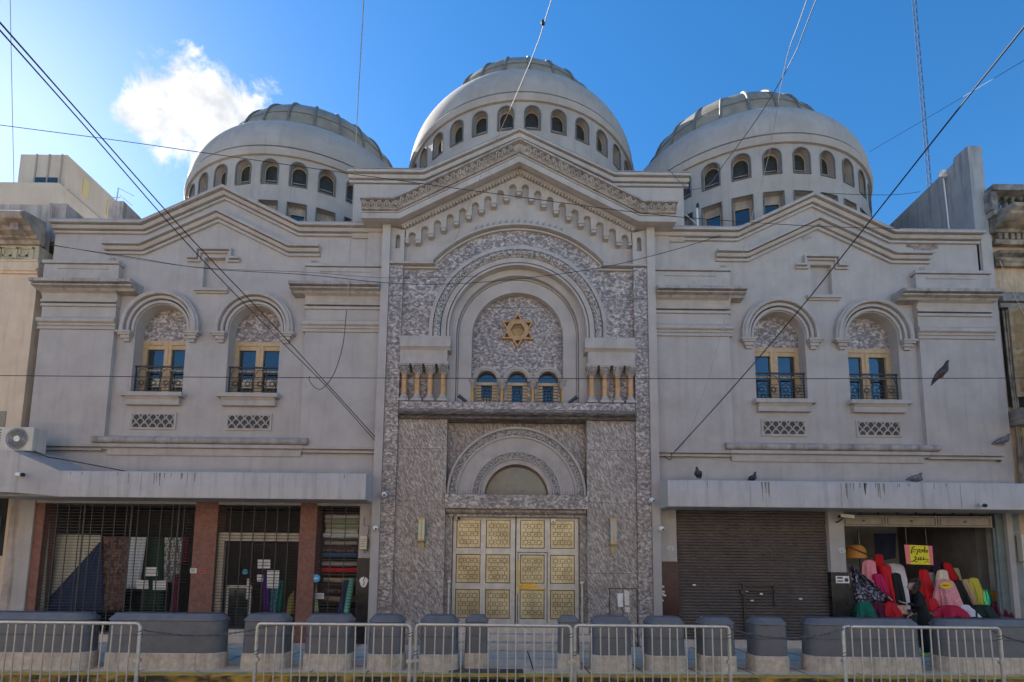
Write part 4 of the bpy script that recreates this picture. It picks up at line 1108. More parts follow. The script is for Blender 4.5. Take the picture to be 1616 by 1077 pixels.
for k in range(2): tag(paper('notice', [[(985, 931), (993, 934), (993, 956), (986, 955)], [(986, 958), (994, 959), (994, 967), (987, 966)]][k], -.186, mat('yellowed_paper', (.6, .55, .47), (.75, .71, .65), 14, .8), ['torn yellowed strip of paper right of the white notice', 'small torn scrap of paper under the yellowed strip'][k], 'notice'), None, None)
for i, (px_, py_) in enumerate(((980, 922), (988, 920), (984, 927))):
    pass
# hatch outline in the marble
t = thing('marble_hatch', 'square service hatch with dark joints low in the right marble pillar', 'hatch', tuple(W(983, 960, -.182)))
h = MB(); a = W(962, 929, -.182)-W(983, 960, -.182); b_ = W(1005, 929, -.182)-W(983, 960, -.182)
h.box(a.x, b_.x, -.005, .0, a.z-.008, a.z+.008)
for x in (a.x, 0, b_.x): h.box(x-.008, x+.008, -.004, .001, -.95, a.z)
h.build('joint', mat('dark_joint', (.02, .018, .02), rough=.9), t)
STK = [(1046, 938), (1041, 938.5), (1047, 934), (1049, 940), (1045, 948), (1046, 926)]
for i, (px_, py_) in enumerate(STK):
    P = W(px_, py_, -.12); s_ = .03
    q = MB(); q.box(P.x-s_, P.x+s_, -.126, -.114, P.z-.02, P.z+.02); tag(q.build('sticker', PAPER, smooth=0), 'small white stickers stuck on the dark red plinth', 'sticker', 'stickers on the dark red plinth')
P = W(1330, 915, -.13); q = MB(); q.box(P.x-.16, P.x+.16, -.126, -.115, P.z-.085, P.z+.085); q.mi = 1; q.box(P.x-.13, P.x+.0, -.13, -.126, P.z+.02, P.z+.06); q.box(P.x+.05, P.x+.13, -.13, -.126, P.z-.05, P.z+.03); q.box(P.x-.13, P.x+.0, -.13, -.126, P.z-.05, P.z-.02)
tag(q.build('label_plate', [PAPER, BLACK], smooth=0), 'white printed plate on the black plinth beside the fabric shop', 'sign')
for i, (px_, py_, c_, lab) in enumerate(((305, 901, PAPER, 'white printed sticker on the left brick pier'), (320, 902, mat('faded_red_paper', (.45, .12, .1), rough=.8), 'faded red sticker on the left brick pier'), )):
    P = W(px_, py_, -.07); q = MB(); q.box(P.x-.075, P.x+.075, -.072, -.058, P.z-.06, P.z+.06); q.mi = 1
    for k in range(3): q.box(P.x-.06, P.x+.05, -.075, -.072, P.z-.04+k*.035, P.z-.025+k*.035)
    tag(q.build('sticker', [c_, BLACK], smooth=0), lab, 'sticker')
# air conditioner on the left awning
t = thing('air_conditioner', 'cream air conditioner with a round fan on the left awning', 'air conditioner', tuple(W(28, 714, -.8)))
m = MB(); m.box(-.62, .46, -.15, .2, .0, .56); ac = m.build('casing', mat('ac_cream', (.48, .46, .41), (.55, .53, .48), 3, .5, streak=.3), t, bevel=.015)
m = MB(); m.lathe(.0, .0, [(.24, -.006), (.25, .004), (.23, .012)], 28)
o = m.build('fan_ring', mat('ac_grey', (.22, .22, .22), rough=.5), ac); o.location = (.1, -.16, .28); o.rotation_euler.x = pi/2
m = MB()
for k in range(7): m.lathe(0, 0, [(.03+.03*k, 0), (.035+.03*k, .006), (.04+.03*k, 0)], 24)
m.lathe(0, 0, [(.001, .01), (.07, .012), (.075, 0)], 20)
o = m.build('fan_grille', GALV, ac); o.location = (.1, -.155, .28); o.rotation_euler.x = pi/2
m = MB(); m.lathe(0, 0, [(.001, 0), (.22, 0)], 24); o = m.build('fan_disc', mat('fan_dark', (.07, .07, .075), rough=.6), ac); o.location = (.1, -.152, .28); o.rotation_euler.x = pi/2
m = MB()
for k in range(7): m.box(-.60, -.28, -.156, -.148, .08+k*.065, .11+k*.065)
m.build('louvre', mat('louvre_dark', (.06, .06, .06), rough=.6), ac)
m = MB(); m.box(-.5, -.44, -.1, .2, -.05, 0); m.box(.28, .34, -.1, .2, -.05, 0); m.tube([(.4, -.1, .04), (.75, -.05, -.12), (1.1, .1, -.16), (1.5, .3, -.22), (2.3, .6, -.35), (3.0, .7, -.42)], .014, 5); m.build('pipe', IRON, t)

# ------------------------------------------------------------------ left and right neighbours
L_ = thing('left_neighbour_house', 'weathered beige house with a greek key frieze on the left edge', 'house')
m = MB(); m.box(-30, -12.36, .0, 10, 0, 9.55); m.build('wall', BEIGE, L_)
m = MB(); m.sweep([(-30, 9.22), (-12.33, 9.22)], [(0, 0), (.05, 0), (.06, .04), (.10, .06), (.10, .12), (.05, .13), (.05, .30), (.08, .32), (.08, .36), (0, .36)], 0); m.build('architrave', BEIGE, L_)
m = MB(); m.box(-30, -12.36, -.04, 9.9, 9.57, 9.98)
for k in range(34):                                    # greek key
    x = -12.5-k*.42
    pts = [(x, 9.62), (x, 9.90), (x-.33, 9.90), (x-.33, 9.70), (x-.15, 9.70), (x-.15, 9.80)]
    for a, b_ in zip(pts, pts[1:]): m.box(min(a[0], b_[0])-.02, max(a[0], b_[0])+.02, -.065, -.04, min(a[1], b_[1])-.02, max(a[1], b_[1])+.02)
    m.box(x-.42, x, -.063, -.04, 9.60, 9.635)
m.build('key_frieze', mat('yellowed_stucco', (.40, .36, .25), (.47, .43, .31), 3, .9, streak=.4), L_)
m = MB(); m.sweep([(-30, 9.98), (-12.28, 9.98)], [(0, 0), (.10, 0), (.14, .08), (.22, .10), (.22, .16), (.36, .2), (.42, .28), (.62, .34), (.66, .42), (.66, .50), (.60, .56), (0, .66)], 0)
for k in range(10): m.box(-12.5-k*1.1, -12.7-k*1.1, -.10, -.5, 10.1, 10.3)
m.build('cornice', mat('stained_cornice', (.20, .165, .14), (.42, .35, .29), 3, .95, bump=.4, streak=.6, stainc=(.08, .065, .055)), L_)
m = MB(); m.box(-30, -12.62, .35, 9.8, 10.5, 11.42); m.build('parapet', OLDG, L_)
m = MB(); m.extr([(.4, 10.4), (.4, 11.50), (1.6, 11.50), (4.2, 11.2), (4.2, 10)], 'x', -12.62, -12.2); m.extr([(1.7, 10.8), (1.7, 12.60), (4.0, 12.55), (7.2, 12.15), (7.2, 10)], 'x', -12.18, -11.75); m.tube([(-12.5, .3, 9.9), (-12.5, .28, 11.4)], .05, 8); m.build('boundary_wall', OLDG, L_)
m = MB(); m.extr([(0, 3.40), (-1.25, 3.38), (-1.25, 4.32), (0, 4.45)], 'x', -22, -11.2); o = m.build('awning', AWN, L_)
m = MB(); m.add([(-11.2, 0, 3.40), (-11.2, -1.25, 3.38), (-11.2, -1.25, 4.30), (-11.2, 0, 4.43), (-10.45, 0, 3.385), (-10.45, -.885, 3.35), (-10.45, -.885, 3.93), (-10.45, 0, 4.04)], [(0, 1, 5, 4), (1, 2, 6, 5), (2, 3, 7, 6), (0, 4, 7, 3), (4, 5, 6, 7)]); m.build('awning_end', AWN, L_)
m = MB(); m.box(-12.36, -12.06, -.02, .3, 0, 3.4); m.build('pier', OLDG, L_)
m = MB(); m.box(-13.6, -12.50, -.05, .0, 1.9, 2.0); m.box(-12.62, -12.5, -.06, 0, 0, 1.9); m.box(-13.4, -12.62, -.02, .0, .1, 1.85); m.build('shop_window', mat('pale_blue_frame', (.30, .34, .38), (.38, .42, .45), 4, .5), L_)
m = MB(); m.box(-14, -12.45, -.02, .02, 2.0, 3.4); m.build('dark_opening', DARK, L_)
m = MB()
for (x, z, w_, h_, c_) in ((-12.75, 3.1, .28, .09, 0), (-12.72, 2.45, .2, .2, 1), (-12.7, 2.1, .3, .13, 2), (-12.6, 2.75, .14, .2, 3)):
    m.mi = c_; m.box(x-w_, x+w_*.4, -.12, -.03, z-h_, z+h_)
m.build('shop_goods', [PAPER, mat('ochre_box', (.45, .3, .1), rough=.8), PAPER, mat('teal_box', (.08, .15, .18), rough=.7)], L_)
m = MB(); m.box(-13.4, -12.75, .0, -.01, 4.0, 5.6); m.build('window', GLASSD, L_)

Rn = thing('right_neighbour_house', 'ochre house with a balustrade and louvred shutters on the right edge', 'house')
m = MB(); m.box(12.36, 30, .05, 10, 0, 10.9); m.build('wall', OCHRE, Rn)
m = MB(); m.sweep([(12.36, 10.62), (30, 10.62)], [(0, 0), (.12, 0), (.14, .08), (.45, .15), (.55, .2), (.55, .28), (.65, .33), (.65, .42), (0, .52)], 0)
m.sweep([(12.36, 9.72), (30, 9.72)], [(0, 0), (.08, 0), (.10, .06), (.16, .1), (.16, .16), (.08, .17), (.08, .24), (.20, .28), (.20, .36), (0, .40)], 0)
m.sweep([(12.36, 10.30), (30, 10.30)], [(0, 0), (.10, 0), (.12, .10), (.12, .12), (0, .13)], 0)
for k in range(40): m.box(12.45+k*.16, 12.54+k*.16, 0, -.12, 10.44, 10.60)
m.build('cornice', mat('sooty_cornice', (.10, .085, .07), (.36, .31, .25), 3, .95, bump=.4, lo=.38, hi=.68), Rn)
m = MB(); m.box(12.3, 30, -.22, .3, 11.04, 11.22); m.box(12.3, 30, -.25, .32, 11.70, 11.86); m.box(12.26, 12.42, -.2, .3, 11.2, 11.7)
m.build('balustrade_rail', mat('sooty_stone', (.09, .085, .08), (.30, .285, .27), 4, .95, bump=.4), Rn)
for k in range(14):
    q = MB(); q.lathe(12.62+k*.21, .02, [(.05, 11.22), (.06, 11.26), (.03, 11.3), (.075, 11.42), (.05, 11.55), (.03, 11.6), (.06, 11.66), (.06, 11.70)], 10); q.build('baluster', mat('sooty_baluster', (.06, .055, .05), (.2, .19, .18), 6, .95) if k == 0 else bpy.data.materials['sooty_baluster'], Rn)
def shutter_leaf(p0, p1, z0, z1):
    q = MB(); u = (p1-p0); n = Vector((u.y, -u.x, 0)).normalized()*.025; wv = u.normalized()
    def bar(a, b_, za, zb): 
        c = p0+u*((a+b_)/2); q.obox((c.x, c.y, (za+zb)/2), u*((b_-a)/2), n, (0, 0, (zb-za)/2))
    bar(0, .14, z0, z1); bar(.86, 1, z0, z1)
    for a, b_ in ((z0, z0+.12), (z1-.12, z1), ((z0+z1)/2-.05, (z0+z1)/2+.05)): bar(.14, .86, a, b_)
    k = int((z1-z0)/.055)
    for i in range(k):
        z = z0+.05+i*.055
        c = p0+u*.5; q.obox((c.x, c.y, z), u*.36, n*.6+Vector((0, 0, .012)), Vector((0, 0, .02))+n*.3)
    q.build('shutter', mat('old_shutter_paint', (.20, .155, .09), (.34, .27, .17), 7, .8, streak=.5), Rn)
m = MB(); m.box(12.45, 14.2, -.01, .06, 6.0, 8.72); m.build('window_opening', DARK, Rn)
m = MB(); m.box(12.4, 30, .06, -.12, 8.75, 8.98); m.box(12.38, 30, .06, -.06, 8.6, 8.72); m.build('window_head', bpy.data.materials['sooty_stone'], Rn)
shutter_leaf(Vector((12.50, -.12, 0)), Vector((13.0, -.28, 0)), 6.2, 8.55)
shutter_leaf(Vector((13.42, -.12, 0)), Vector((13.9, -.10, 0)), 6.2, 8.55)
for k in range(3): 
    q = MB(); q.tube([(12.44+k*.05, -.06-.03*k, 8.5), (12.43+k*.055, -.08, 6.9), (12.5+k*.05, -.06, 5.2), (12.46+k*.03, -.05, 3.9)], .022, 6); q.build('downpipe', mat('pipe_paint', (.28, .24, .19), (.12, .1, .08), 5, .8) if k == 0 else bpy.data.materials['pipe_paint'], Rn)
m = MB(); m.box(12.4, 30, -.95, .05, 5.62, 5.86); m.box(12.42, 30, -.8, .05, 5.48, 5.62); m.build('balcony_slab', mat('balcony_render', (.12, .115, .10), (.28, .26, .23), 3, .9), Rn)
m = MB(); m.box(12.42, 30, -.9, -.87, 6.72, 6.76)
for k in range(30): m.tube([(12.45+k*.13, -.885, 5.86), (12.45+k*.13, -.885, 6.72)], .012, 5)
for k in range(8): m.tube([(12.5+k*.3+.09*cos(t), -.885, 6.3+.16*sin(t)) for t in [2*pi*q/10 for q in range(11)]], .01, 4)
m.build('balcony_railing', IRON, Rn)
m = MB(); m.box(12.52, 13.4, -.5, -.42, 4.2, 5.15); m.build('sign_panel', PLINTH, Rn); 
m = MB(); m.box(12.60, 13.32, -.52, -.50, 4.28, 5.07); m.build('sign_face', mat('sign_pale', (.45, .47, .42), (.52, .53, .48), 5, .5), Rn)
m = MB(); m.box(12.14, 12.34, -.05, .3, 0, 3.4); m.build('pier', mat('green_grey_pier', (.16, .18, .18), (.24, .26, .25), 3, .8), Rn)
m = MB(); m.box(12.2, 12.42, -.2, -.08, 2.1, 2.75); m.build('gas_box', mat('cream_box', (.5, .47, .4), rough=.6), Rn)
m = MB(); m.box(12.0, 30, -.86, .0, 3.28, 3.9); m.build('awning', AWN, Rn) if False else None

pw = thing('party_wall', 'tall stained grey party wall rising behind the right wing', 'wall')
m = MB(); m.extr([(0.0, 3.3), (-.0, 13.16), (.42, 13.18), (.45, 13.04), (3.2, 12.9), (9.0, 12.5), (9.0, 9)], 'x', 11.97, 12.34); m.build('wall_slab', PARTY, pw)
m = MB(); m.box(12.045, 12.33, .01, -.045, 3.3, 10.6); m.build('wall_strip', GREY, pw)
t = thing('security_camera', 'white camera on a thin conduit on the grey party wall', 'security camera', tuple(W(1487, 282, .70)))
q = W(1487, 282, .70)
m = MB(); m.tube([(0, -.1, 0), (-.22, -.2, -.06)], .05, 8); m.build('housing', WHITE, t)
m = MB(); m.ball((.03, 0, .18), .09, .09, .08, 8, 6); m.build('dome', WHITE, t)
m = MB(); m.tube([(.03, 0, .1), (.06, 0, -1.0), (.08, 0, -2.4)], .018, 6); m.tube([(0, -.1, 0), (.03, 0, .0)], .02, 6); m.build('conduit', WHITE, t)

# tower block far left, antenna, lattice mast
tb = thing('rooftop_tower', 'tall concrete block with sunlit bays rising behind the left roofs', 'tower')
TW = mat('tower_render', (.50, .40, .31), (.60, .50, .40), .35, .9, streak=.25, stainc=(.3, .24, .2))
def P3(px_, py_, y): v = W(px_, py_, y); return v
Yt = 16
z1 = W(40, 244, Yt).z; z0 = W(40, 312, Yt).z-6
xa, xb = W(33, 244, Yt).x, W(107, 244, Yt).x
m = MB(); m.box(xa, xb, Yt, Yt+9, z0, z1); m.build('block', TW, tb)
m = MB(); hh = z1-z0
m.box(xa-1.0, xb+.05, Yt-.4, Yt+9, z0, W(40, 296, Yt).z); m.build('lower_block', TW, tb)
m = MB()
for k in range(3): m.box(xa+(xb-xa)*(.36+.27*k)-.04, xa+(xb-xa)*(.36+.27*k)+.04, Yt-.06, Yt, W(40, 296, Yt).z, z1)
m.box(xb, xb+.06, Yt+.2, Yt+9, z1-2.2, z1-2.1); m.build('joint', mat('tower_joint', (.36, .30, .25), rough=.9), tb)
m = MB(); zz = W(55, 287, Yt).z; m.box(xa+1.1, xa+2.4, Yt-.05, Yt+.02, zz-.45, zz+.25); m.build('window', GLASSD, tb)
for k in range(4):  # yellow slits: sunlight painted onto the shaded side of the block
    m = MB(); m.box(xb-.02, xb+.05, Yt+1.2+k*1.9, Yt+1.6+k*1.9, z1-1.6, z1-.5); m.build('painted_sun_slit', mat('sunlight_paint', (.6, .45, .2), rough=.6) if k == 0 else bpy.data.materials['sunlight_paint'], tb)
an = thing('tv_antenna', 'thin television antenna on the roof left of the left dome', 'antenna', tuple(W(178, 340, 3)))
m = MB(); b0 = W(178, 340, 3)
m.tube([(0, 0, -1.0), W(187, 297, 3)-b0], .018, 6); m.build('mast', GALV, an)
m = MB()
for (u, v), (u2, v2) in (((187, 297), (212, 310)), ((189, 308), (209, 325)), ((176, 312), (190, 312)), ((171, 326), (190, 325)), ((168, 322), (180, 330)), ((186, 318), (190, 328))): m.tube([W(u, v, 3)-b0, W(u2, v2, 3.3)-b0], .010, 4)
m.build('element', GALV, an)
rp = thing('roof_pole', 'short pale pole with a dark lamp head on the roof by the right dome', 'pole', tuple(W(1101, 362, .7)))
m = MB(); m.tube([(0, 0, -.2), (0, 0, .62)], .028, 8); m.tube([(.14, 0, 0), (-.28, .1, .5)], .012, 5); m.build('pole', WHITE, rp); m = MB(); m.ball((.02, 0, .68), .045, .045, .1, 8, 6); m.build('head', IRON, rp)
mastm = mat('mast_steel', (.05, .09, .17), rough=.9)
ms = thing('lattice_mast', 'very tall thin lattice radio mast against the sky on the right', 'mast', (W(1466, 280, 70).x, 70, 0))
m = MB(); zt = W(1433, -60, 70).z; n = 66; hw_ = .32
for i in range(n):
    za, zb = zt*i/n, zt*(i+1)/n
    for k in range(3):
        a, b_ = 2*pi*k/3, 2*pi*(k+1)/3
        m.tube([(hw_*cos(a), hw_*sin(a), za), (hw_*cos(b_), hw_*sin(b_), zb)], .035, 3)
        m.tube([(hw_*cos(a), hw_*sin(a), zb), (hw_*cos(b_), hw_*sin(b_), zb)], .03, 3)
for k in range(3): a = 2*pi*k/3; m.tube([(hw_*cos(a), hw_*sin(a), 0), (hw_*cos(a), hw_*sin(a), zt)], .05, 5)
m.build('lattice', mastm, ms)
# houses across the street (behind the viewer): they bounce the sun and show in the panes
for i, (x0, x1, h, c1, c2, lab) in enumerate(((-34, -13, 13, (.44, .40, .345), (.51, .46, .405), 'cream house across the street, opposite the left neighbour'), (-13, -1, 12, (.45, .34, .26), (.53, .41, .32), 'terracotta house across the street, opposite the left wing'), (-1, 13, 8.8, (.54, .51, .46), (.61, .58, .53), 'low white house across the street, opposite the right wing'), (13, 34, 11, (.45, .41, .35), (.52, .47, .41), 'beige house across the street, opposite the right neighbour'))):
    t = thing('opposite_house', lab, 'house', (0, 0, 0), 'houses across the street')
    m = MB(); m.box(x0+.02, x1-.02, -26, -16.6, -.15, h); m.box(x0, x1, -16.6, -16.35, h-.5, h); m.box(x0+.05, x1-.05, -16.6, -16.2, 3.3, 3.8); m.build('wall', mat('opposite_wall', c1, c2, 2, .9, streak=.3), t)
    m = MB(); q = MB()
    for k in range(int((x1-x0)/2.4)):
        for zz in (5.0, 8.6):
            if zz+1.5 < h-.6:
                x = x0+1.2+k*2.4; m.box(x-.55, x+.55, -16.62, -16.57, zz-1.1, zz+1.1); q.box(x-.65, x+.65, -16.6, -16.5, zz-1.22, zz-1.1)
    [m.box(x0+.2+k_*3, x0+2.8+k_*3, -16.66, -16.57, -.1, 3.1) for k_ in range(int((x1-x0)/3))]
    m.build('window', GLASSD, t); q.build('sill', TRIM, t)

# ------------------------------------------------------------------ overhead cables
def catmull(pts, n=8):
    out = []
    for i in range(len(pts)-1):
        p0 = pts[max(i-1, 0)]; p1 = pts[i]; p2 = pts[i+1]; p3 = pts[min(i+2, len(pts)-1)]
        for k in range(n):
            t = k/n; out.append(.5*((2*p1)+(p2-p0)*t+(2*p0-5*p1+4*p2-p3)*t*t+(3*p1-p0-3*p2+p3)*t**3))
    return out+[pts[-1]]
def cable(pts, r, label, m_=None, out0=0, out1=0):
    """pts: (px, py, Y) samples along a cable; out0/out1: lengths in metres that run on beyond the frame"""
    P = [W(*p) for p in pts]
    if out0: P.insert(0, P[0]+(P[0]-P[1]).normalized()*out0)
    if out1: P.append(P[-1]+(P[-1]-P[-2]).normalized()*out1)
    m = MB(); m.tube(catmull(P), r*.8, 6); tag(m.build('overhead_cable', m_ or CABLE), label, 'cable', 'cables strung over the street')
cable([(0, 36, -7.5), (150, 206, -5.3), (300, 375, -3.4), (430, 512, -1.7), (592, 690, -.3)], .013, 'upper of two thick black cables falling from the top left corner to the left wing', out0=6)
cable([(-2, 46, -7.4), (145, 212, -5.2), (295, 384, -3.3), (425, 520, -1.65), (515, 610, -.9), (592, 696, -.25)], .012, 'lower of two thick black cables falling from the top left corner to the left wing', out0=6)
cable([(574, 0, -5.2), (564, 180, -3.4), (553, 390, -1.6), (547, 490, -1.1)], .011, 'pale grey cable hanging down past the left dome to the left wing', mat('cable_grey', (.30, .31, .33), rough=.6), out0=5)
cable([(547, 488, -1.1), (541, 545, -1.0), (527, 590, -.95), (509, 613, -.92), (497, 612, -.92), (488, 600, -.9), (489, 594, -.9)], .010, 'black cable end curling into a loop beside the two thick cables')
cable([(16, -5, -4), (19, 150, -3), (22, 290, -2)], .007, 'thin vertical cable at the far left over the tower', mat('cable_faint', (.20, .22, .26), rough=.7), out0=4)
cable([(-5, 197, -2.5), (186, 222, -2.2), (340, 244, -2.0), (600, 281, -1.7), (870, 318, -1.5), (1000, 335, -1.35), (1100, 345, -1.2), (1280, 357, -.9), (1420, 361, -.6)], .009, 'long thin cable crossing below the domes from left to right', out0=9)
cable([(79, 387, -.3), (200, 405, -.5), (324, 424, -.6), (485, 434, -.75), (614, 447, -.8), (720, 448, -.85), (831, 439, -.9), (942, 424, -.85), (1017, 407, -.7), (1080, 390, -.5), (1137, 372, -.25)], .010, 'slack cable sagging across the round arch from left to right')
cable([(79, 386, -.25), (290, 420, -.5), (485, 430, -.6), (614, 439, -.6), (760, 436, -.62)], .006, 'second thinner slack cable beside the sagging one on the left wing')
cable([(-5, 593, -2.6), (400, 596, -2.5), (800, 597.5, -2.4), (1200, 598, -2.3), (1620, 597, -2.2)], .010, 'straight level cable across the whole front at balcony height', out0=10, out1=10)
cable([(872, -5, -6), (848, 70, -5), (815, 150, -4.1), (762, 270, -2.6), (695, 440, -.4)], .009, 'pale cable slanting over the centre dome to the marble arch', CABLEW, out0=5)
m = MB(); P = W(857, 36, -5.45); m.ball(P, .035, .035, .04, 8, 6); tag(m.build('cable_clamp', CABLE), 'small black clamp on the pale cable above the centre dome', 'clamp')
cable([(1275, -5, -6), (1240, 100, -4.6), (1212, 250, -2.9), (1186, 345, -2.0), (1158, 450, -1.3), (1120, 590, -.7), (1085, 690, -.2), (1062, 716, -.15)], .008, 'thin pale cable falling past the right dome to the right wing', CABLEW, out0=5)
cable([(1290, -5, -5), (1252, 90, -4), (1200, 180, -2.5), (1142, 260, -1.0), (1120, 290, -.6), (1095, 299, -.5), (1075, 290, -.45), (1058, 270, -.3)], .011, 'dark cable looping down over the right dome to the parapet corner', mat('cable_slate', (.10, .12, .15), rough=.6), out0=5)
cable([(1620, 38, -7), (1500, 188, -5.2), (1380, 340, -3.4), (1269, 480, -1.9), (1160, 608, -.9), (1062, 716, -.15)], .015, 'thick black cable rising from the right wing to the top right corner', out0=6)
cable([(1622, 92, -4), (1500, 165, -1), (1372, 240, 1.5)], .008, 'thin faint cable crossing the sky behind the mast', mat('cable_blue', (.08, .14, .26), rough=.7), out0=6)
cable([(1290, 305, .1), (1400, 308, .2), (1452, 303, .6)], .008, 'short thin cable between the right dome and the party wall')
cable([(1578, 412, -.2), (1597, 458, -.5), (1620, 505, -.9)], .010, 'tan cable running down across the ochre house', mat('cable_tan', (.45, .36, .25), rough=.7), out1=5)
cable([(1048, 720, -.12), (1058, 726, -.35), (1060, 716, -.15)], .012, 'short cable anchor loop on the right wing above the awning')
# ------------------------------------------------------------------ fabric shop on the right
def cloth_mat(name, c, c2=None, scale=30, rough=.9, **k):
    return mat(name, c, c2 or tuple(min(1, v*1.25) for v in c), scale, rough, bump=.15, bscale=90, **k)
def bolt(pts, y, dep, m_, label, seed, cat='fabric', grp='cloth draped over bolts in the fabric shop', ripple=.26, name='draped_fabric', base=None, round_=.55):
    """cloth over a standing bolt; pts = pixel (left, right, y) rows from the top down, taken at depth y"""
    rnd = random.Random(seed); k1, k2, ph = rnd.randint(5, 8), rnd.randint(11, 15), rnd.random()*6
    rows = []
    for i, (l, r, py) in enumerate(pts):
        a, b_ = W(l, py, y), W(r, py, y); rows.append(((a.x+b_.x)/2, (b_.x-a.x)/2, (a.z+b_.z)/2))
    # rounded top
    c, hw_, z = rows[0]; n = 40; fine = []
    th = hw_*round_
    for k in range(4):
        t = pi/2*k/4; fine.append((c, hw_*max(.04, sin(t)), z-th*(1-cos(t))))
    rows[0] = (c, hw_, z-th)
    if len(rows) > 1 and rows[1][2] > rows[0][2]-.02: rows[1] = (rows[1][0], rows[1][1], rows[0][2]-.03)
    for i in range(len(rows)-1):
        for k in range(5):
            t = k/5; fine.append(tuple(rows[i][q]*(1-t)+rows[i+1][q]*t for q in range(3)))
    fine.append(rows[-1])
    z0, zt = fine[-1][2], fine[0][2]; vs = []
    for i, (c, hw_, z) in enumerate(fine):
        f = (zt-z)/(zt-z0+1e-6)
        for j in range(n):
            a = 2*pi*j/n
            w_ = 1+ripple*(.25+f)*(.6*sin(k1*a+ph+f*1.5)+.4*sin(k2*a+ph*2-f))-.05*abs(sin(k1*a*.5+ph))
            vs.append((c+hw_*cos(a)*w_, y+min(dep, hw_*1.1)*(.35+.65*f)*sin(a)*w_, z+(.012*sin(3*a+ph) if 4 < i else 0)))
    m = MB(); m.add(vs, [(i*n+j, i*n+(j+1) % n, (i+1)*n+(j+1) % n, (i+1)*n+j) for i in range(len(fine)-1) for j in range(n)]+[tuple(range(n))])
    return tag(m.build(name, m_, smooth=50), label, cat, grp)
def Z(u, v): return 1320+u/4.895, 830+v/4.895
def zrow(*rows): 
    out = []
    for l, r, v in rows: a = Z(l, v); b_ = Z(r, v); out.append((a[0], b_[0], a[1]))
    return out
RED = cloth_mat('red_cloth', (.50, .012, .02)); CRIM = cloth_mat('crimson_cloth', (.40, .01, .045)); MAG = cloth_mat('magenta_cloth', (.45, .01, .10))
PINK = cloth_mat('pink_cloth', (.72, .27, .33)); BLK = cloth_mat('black_cloth', (.012, .014, .014)); WHT = cloth_mat('white_cloth', (.62, .60, .66)); CRM = cloth_mat('cream_cloth', (.66, .60, .48))
GRY = cloth_mat('grey_cloth', (.30, .28, .25)); PUR = cloth_mat('dark_purple_cloth', (.03, .018, .04)); LGR = cloth_mat('light_green_cloth', (.42, .52, .28)); LIL = cloth_mat('lilac_cloth', (.34, .29, .38))
TAN_ = cloth_mat('tan_cloth', (.42, .30, .18)); MUS = cloth_mat('mustard_cloth', (.50, .46, .06)); GRN = cloth_mat('green_cloth', (.01, .14, .09)); BUR = cloth_mat('burgundy_cloth', (.10, .008, .03))
SEQ = mat('green_sequins', (.01, .25, .08), (.1, .7, .35), 60, .25, metal=.4); PPAT = mat('pink_lace', (.70, .20, .24), (.80, .42, .45), 45, .9, lo=.45, hi=.55); DPAT = mat('dark_patterned_cloth', (.012, .012, .02), (.40, .36, .48), 16, .6, lo=.5, hi=.62, detail=3)
PAT2 = mat('printed_paper', (.6, .5, .15), (.55, .2, .25), 22, .8, lo=.42, hi=.55)
ct = thing('shop_counter', 'low dark counter carrying the fabric display', 'counter', (0, 0, 0))
m = MB(); m.box(8.25, 11.6, .0, .9, .80, .86); m.build('top', mat('counter_board', (.10, .08, .07), rough=.7), ct); m = MB(); m.box(8.3, 11.55, .05, .85, .02, .8); m.build('front', DARK, ct)
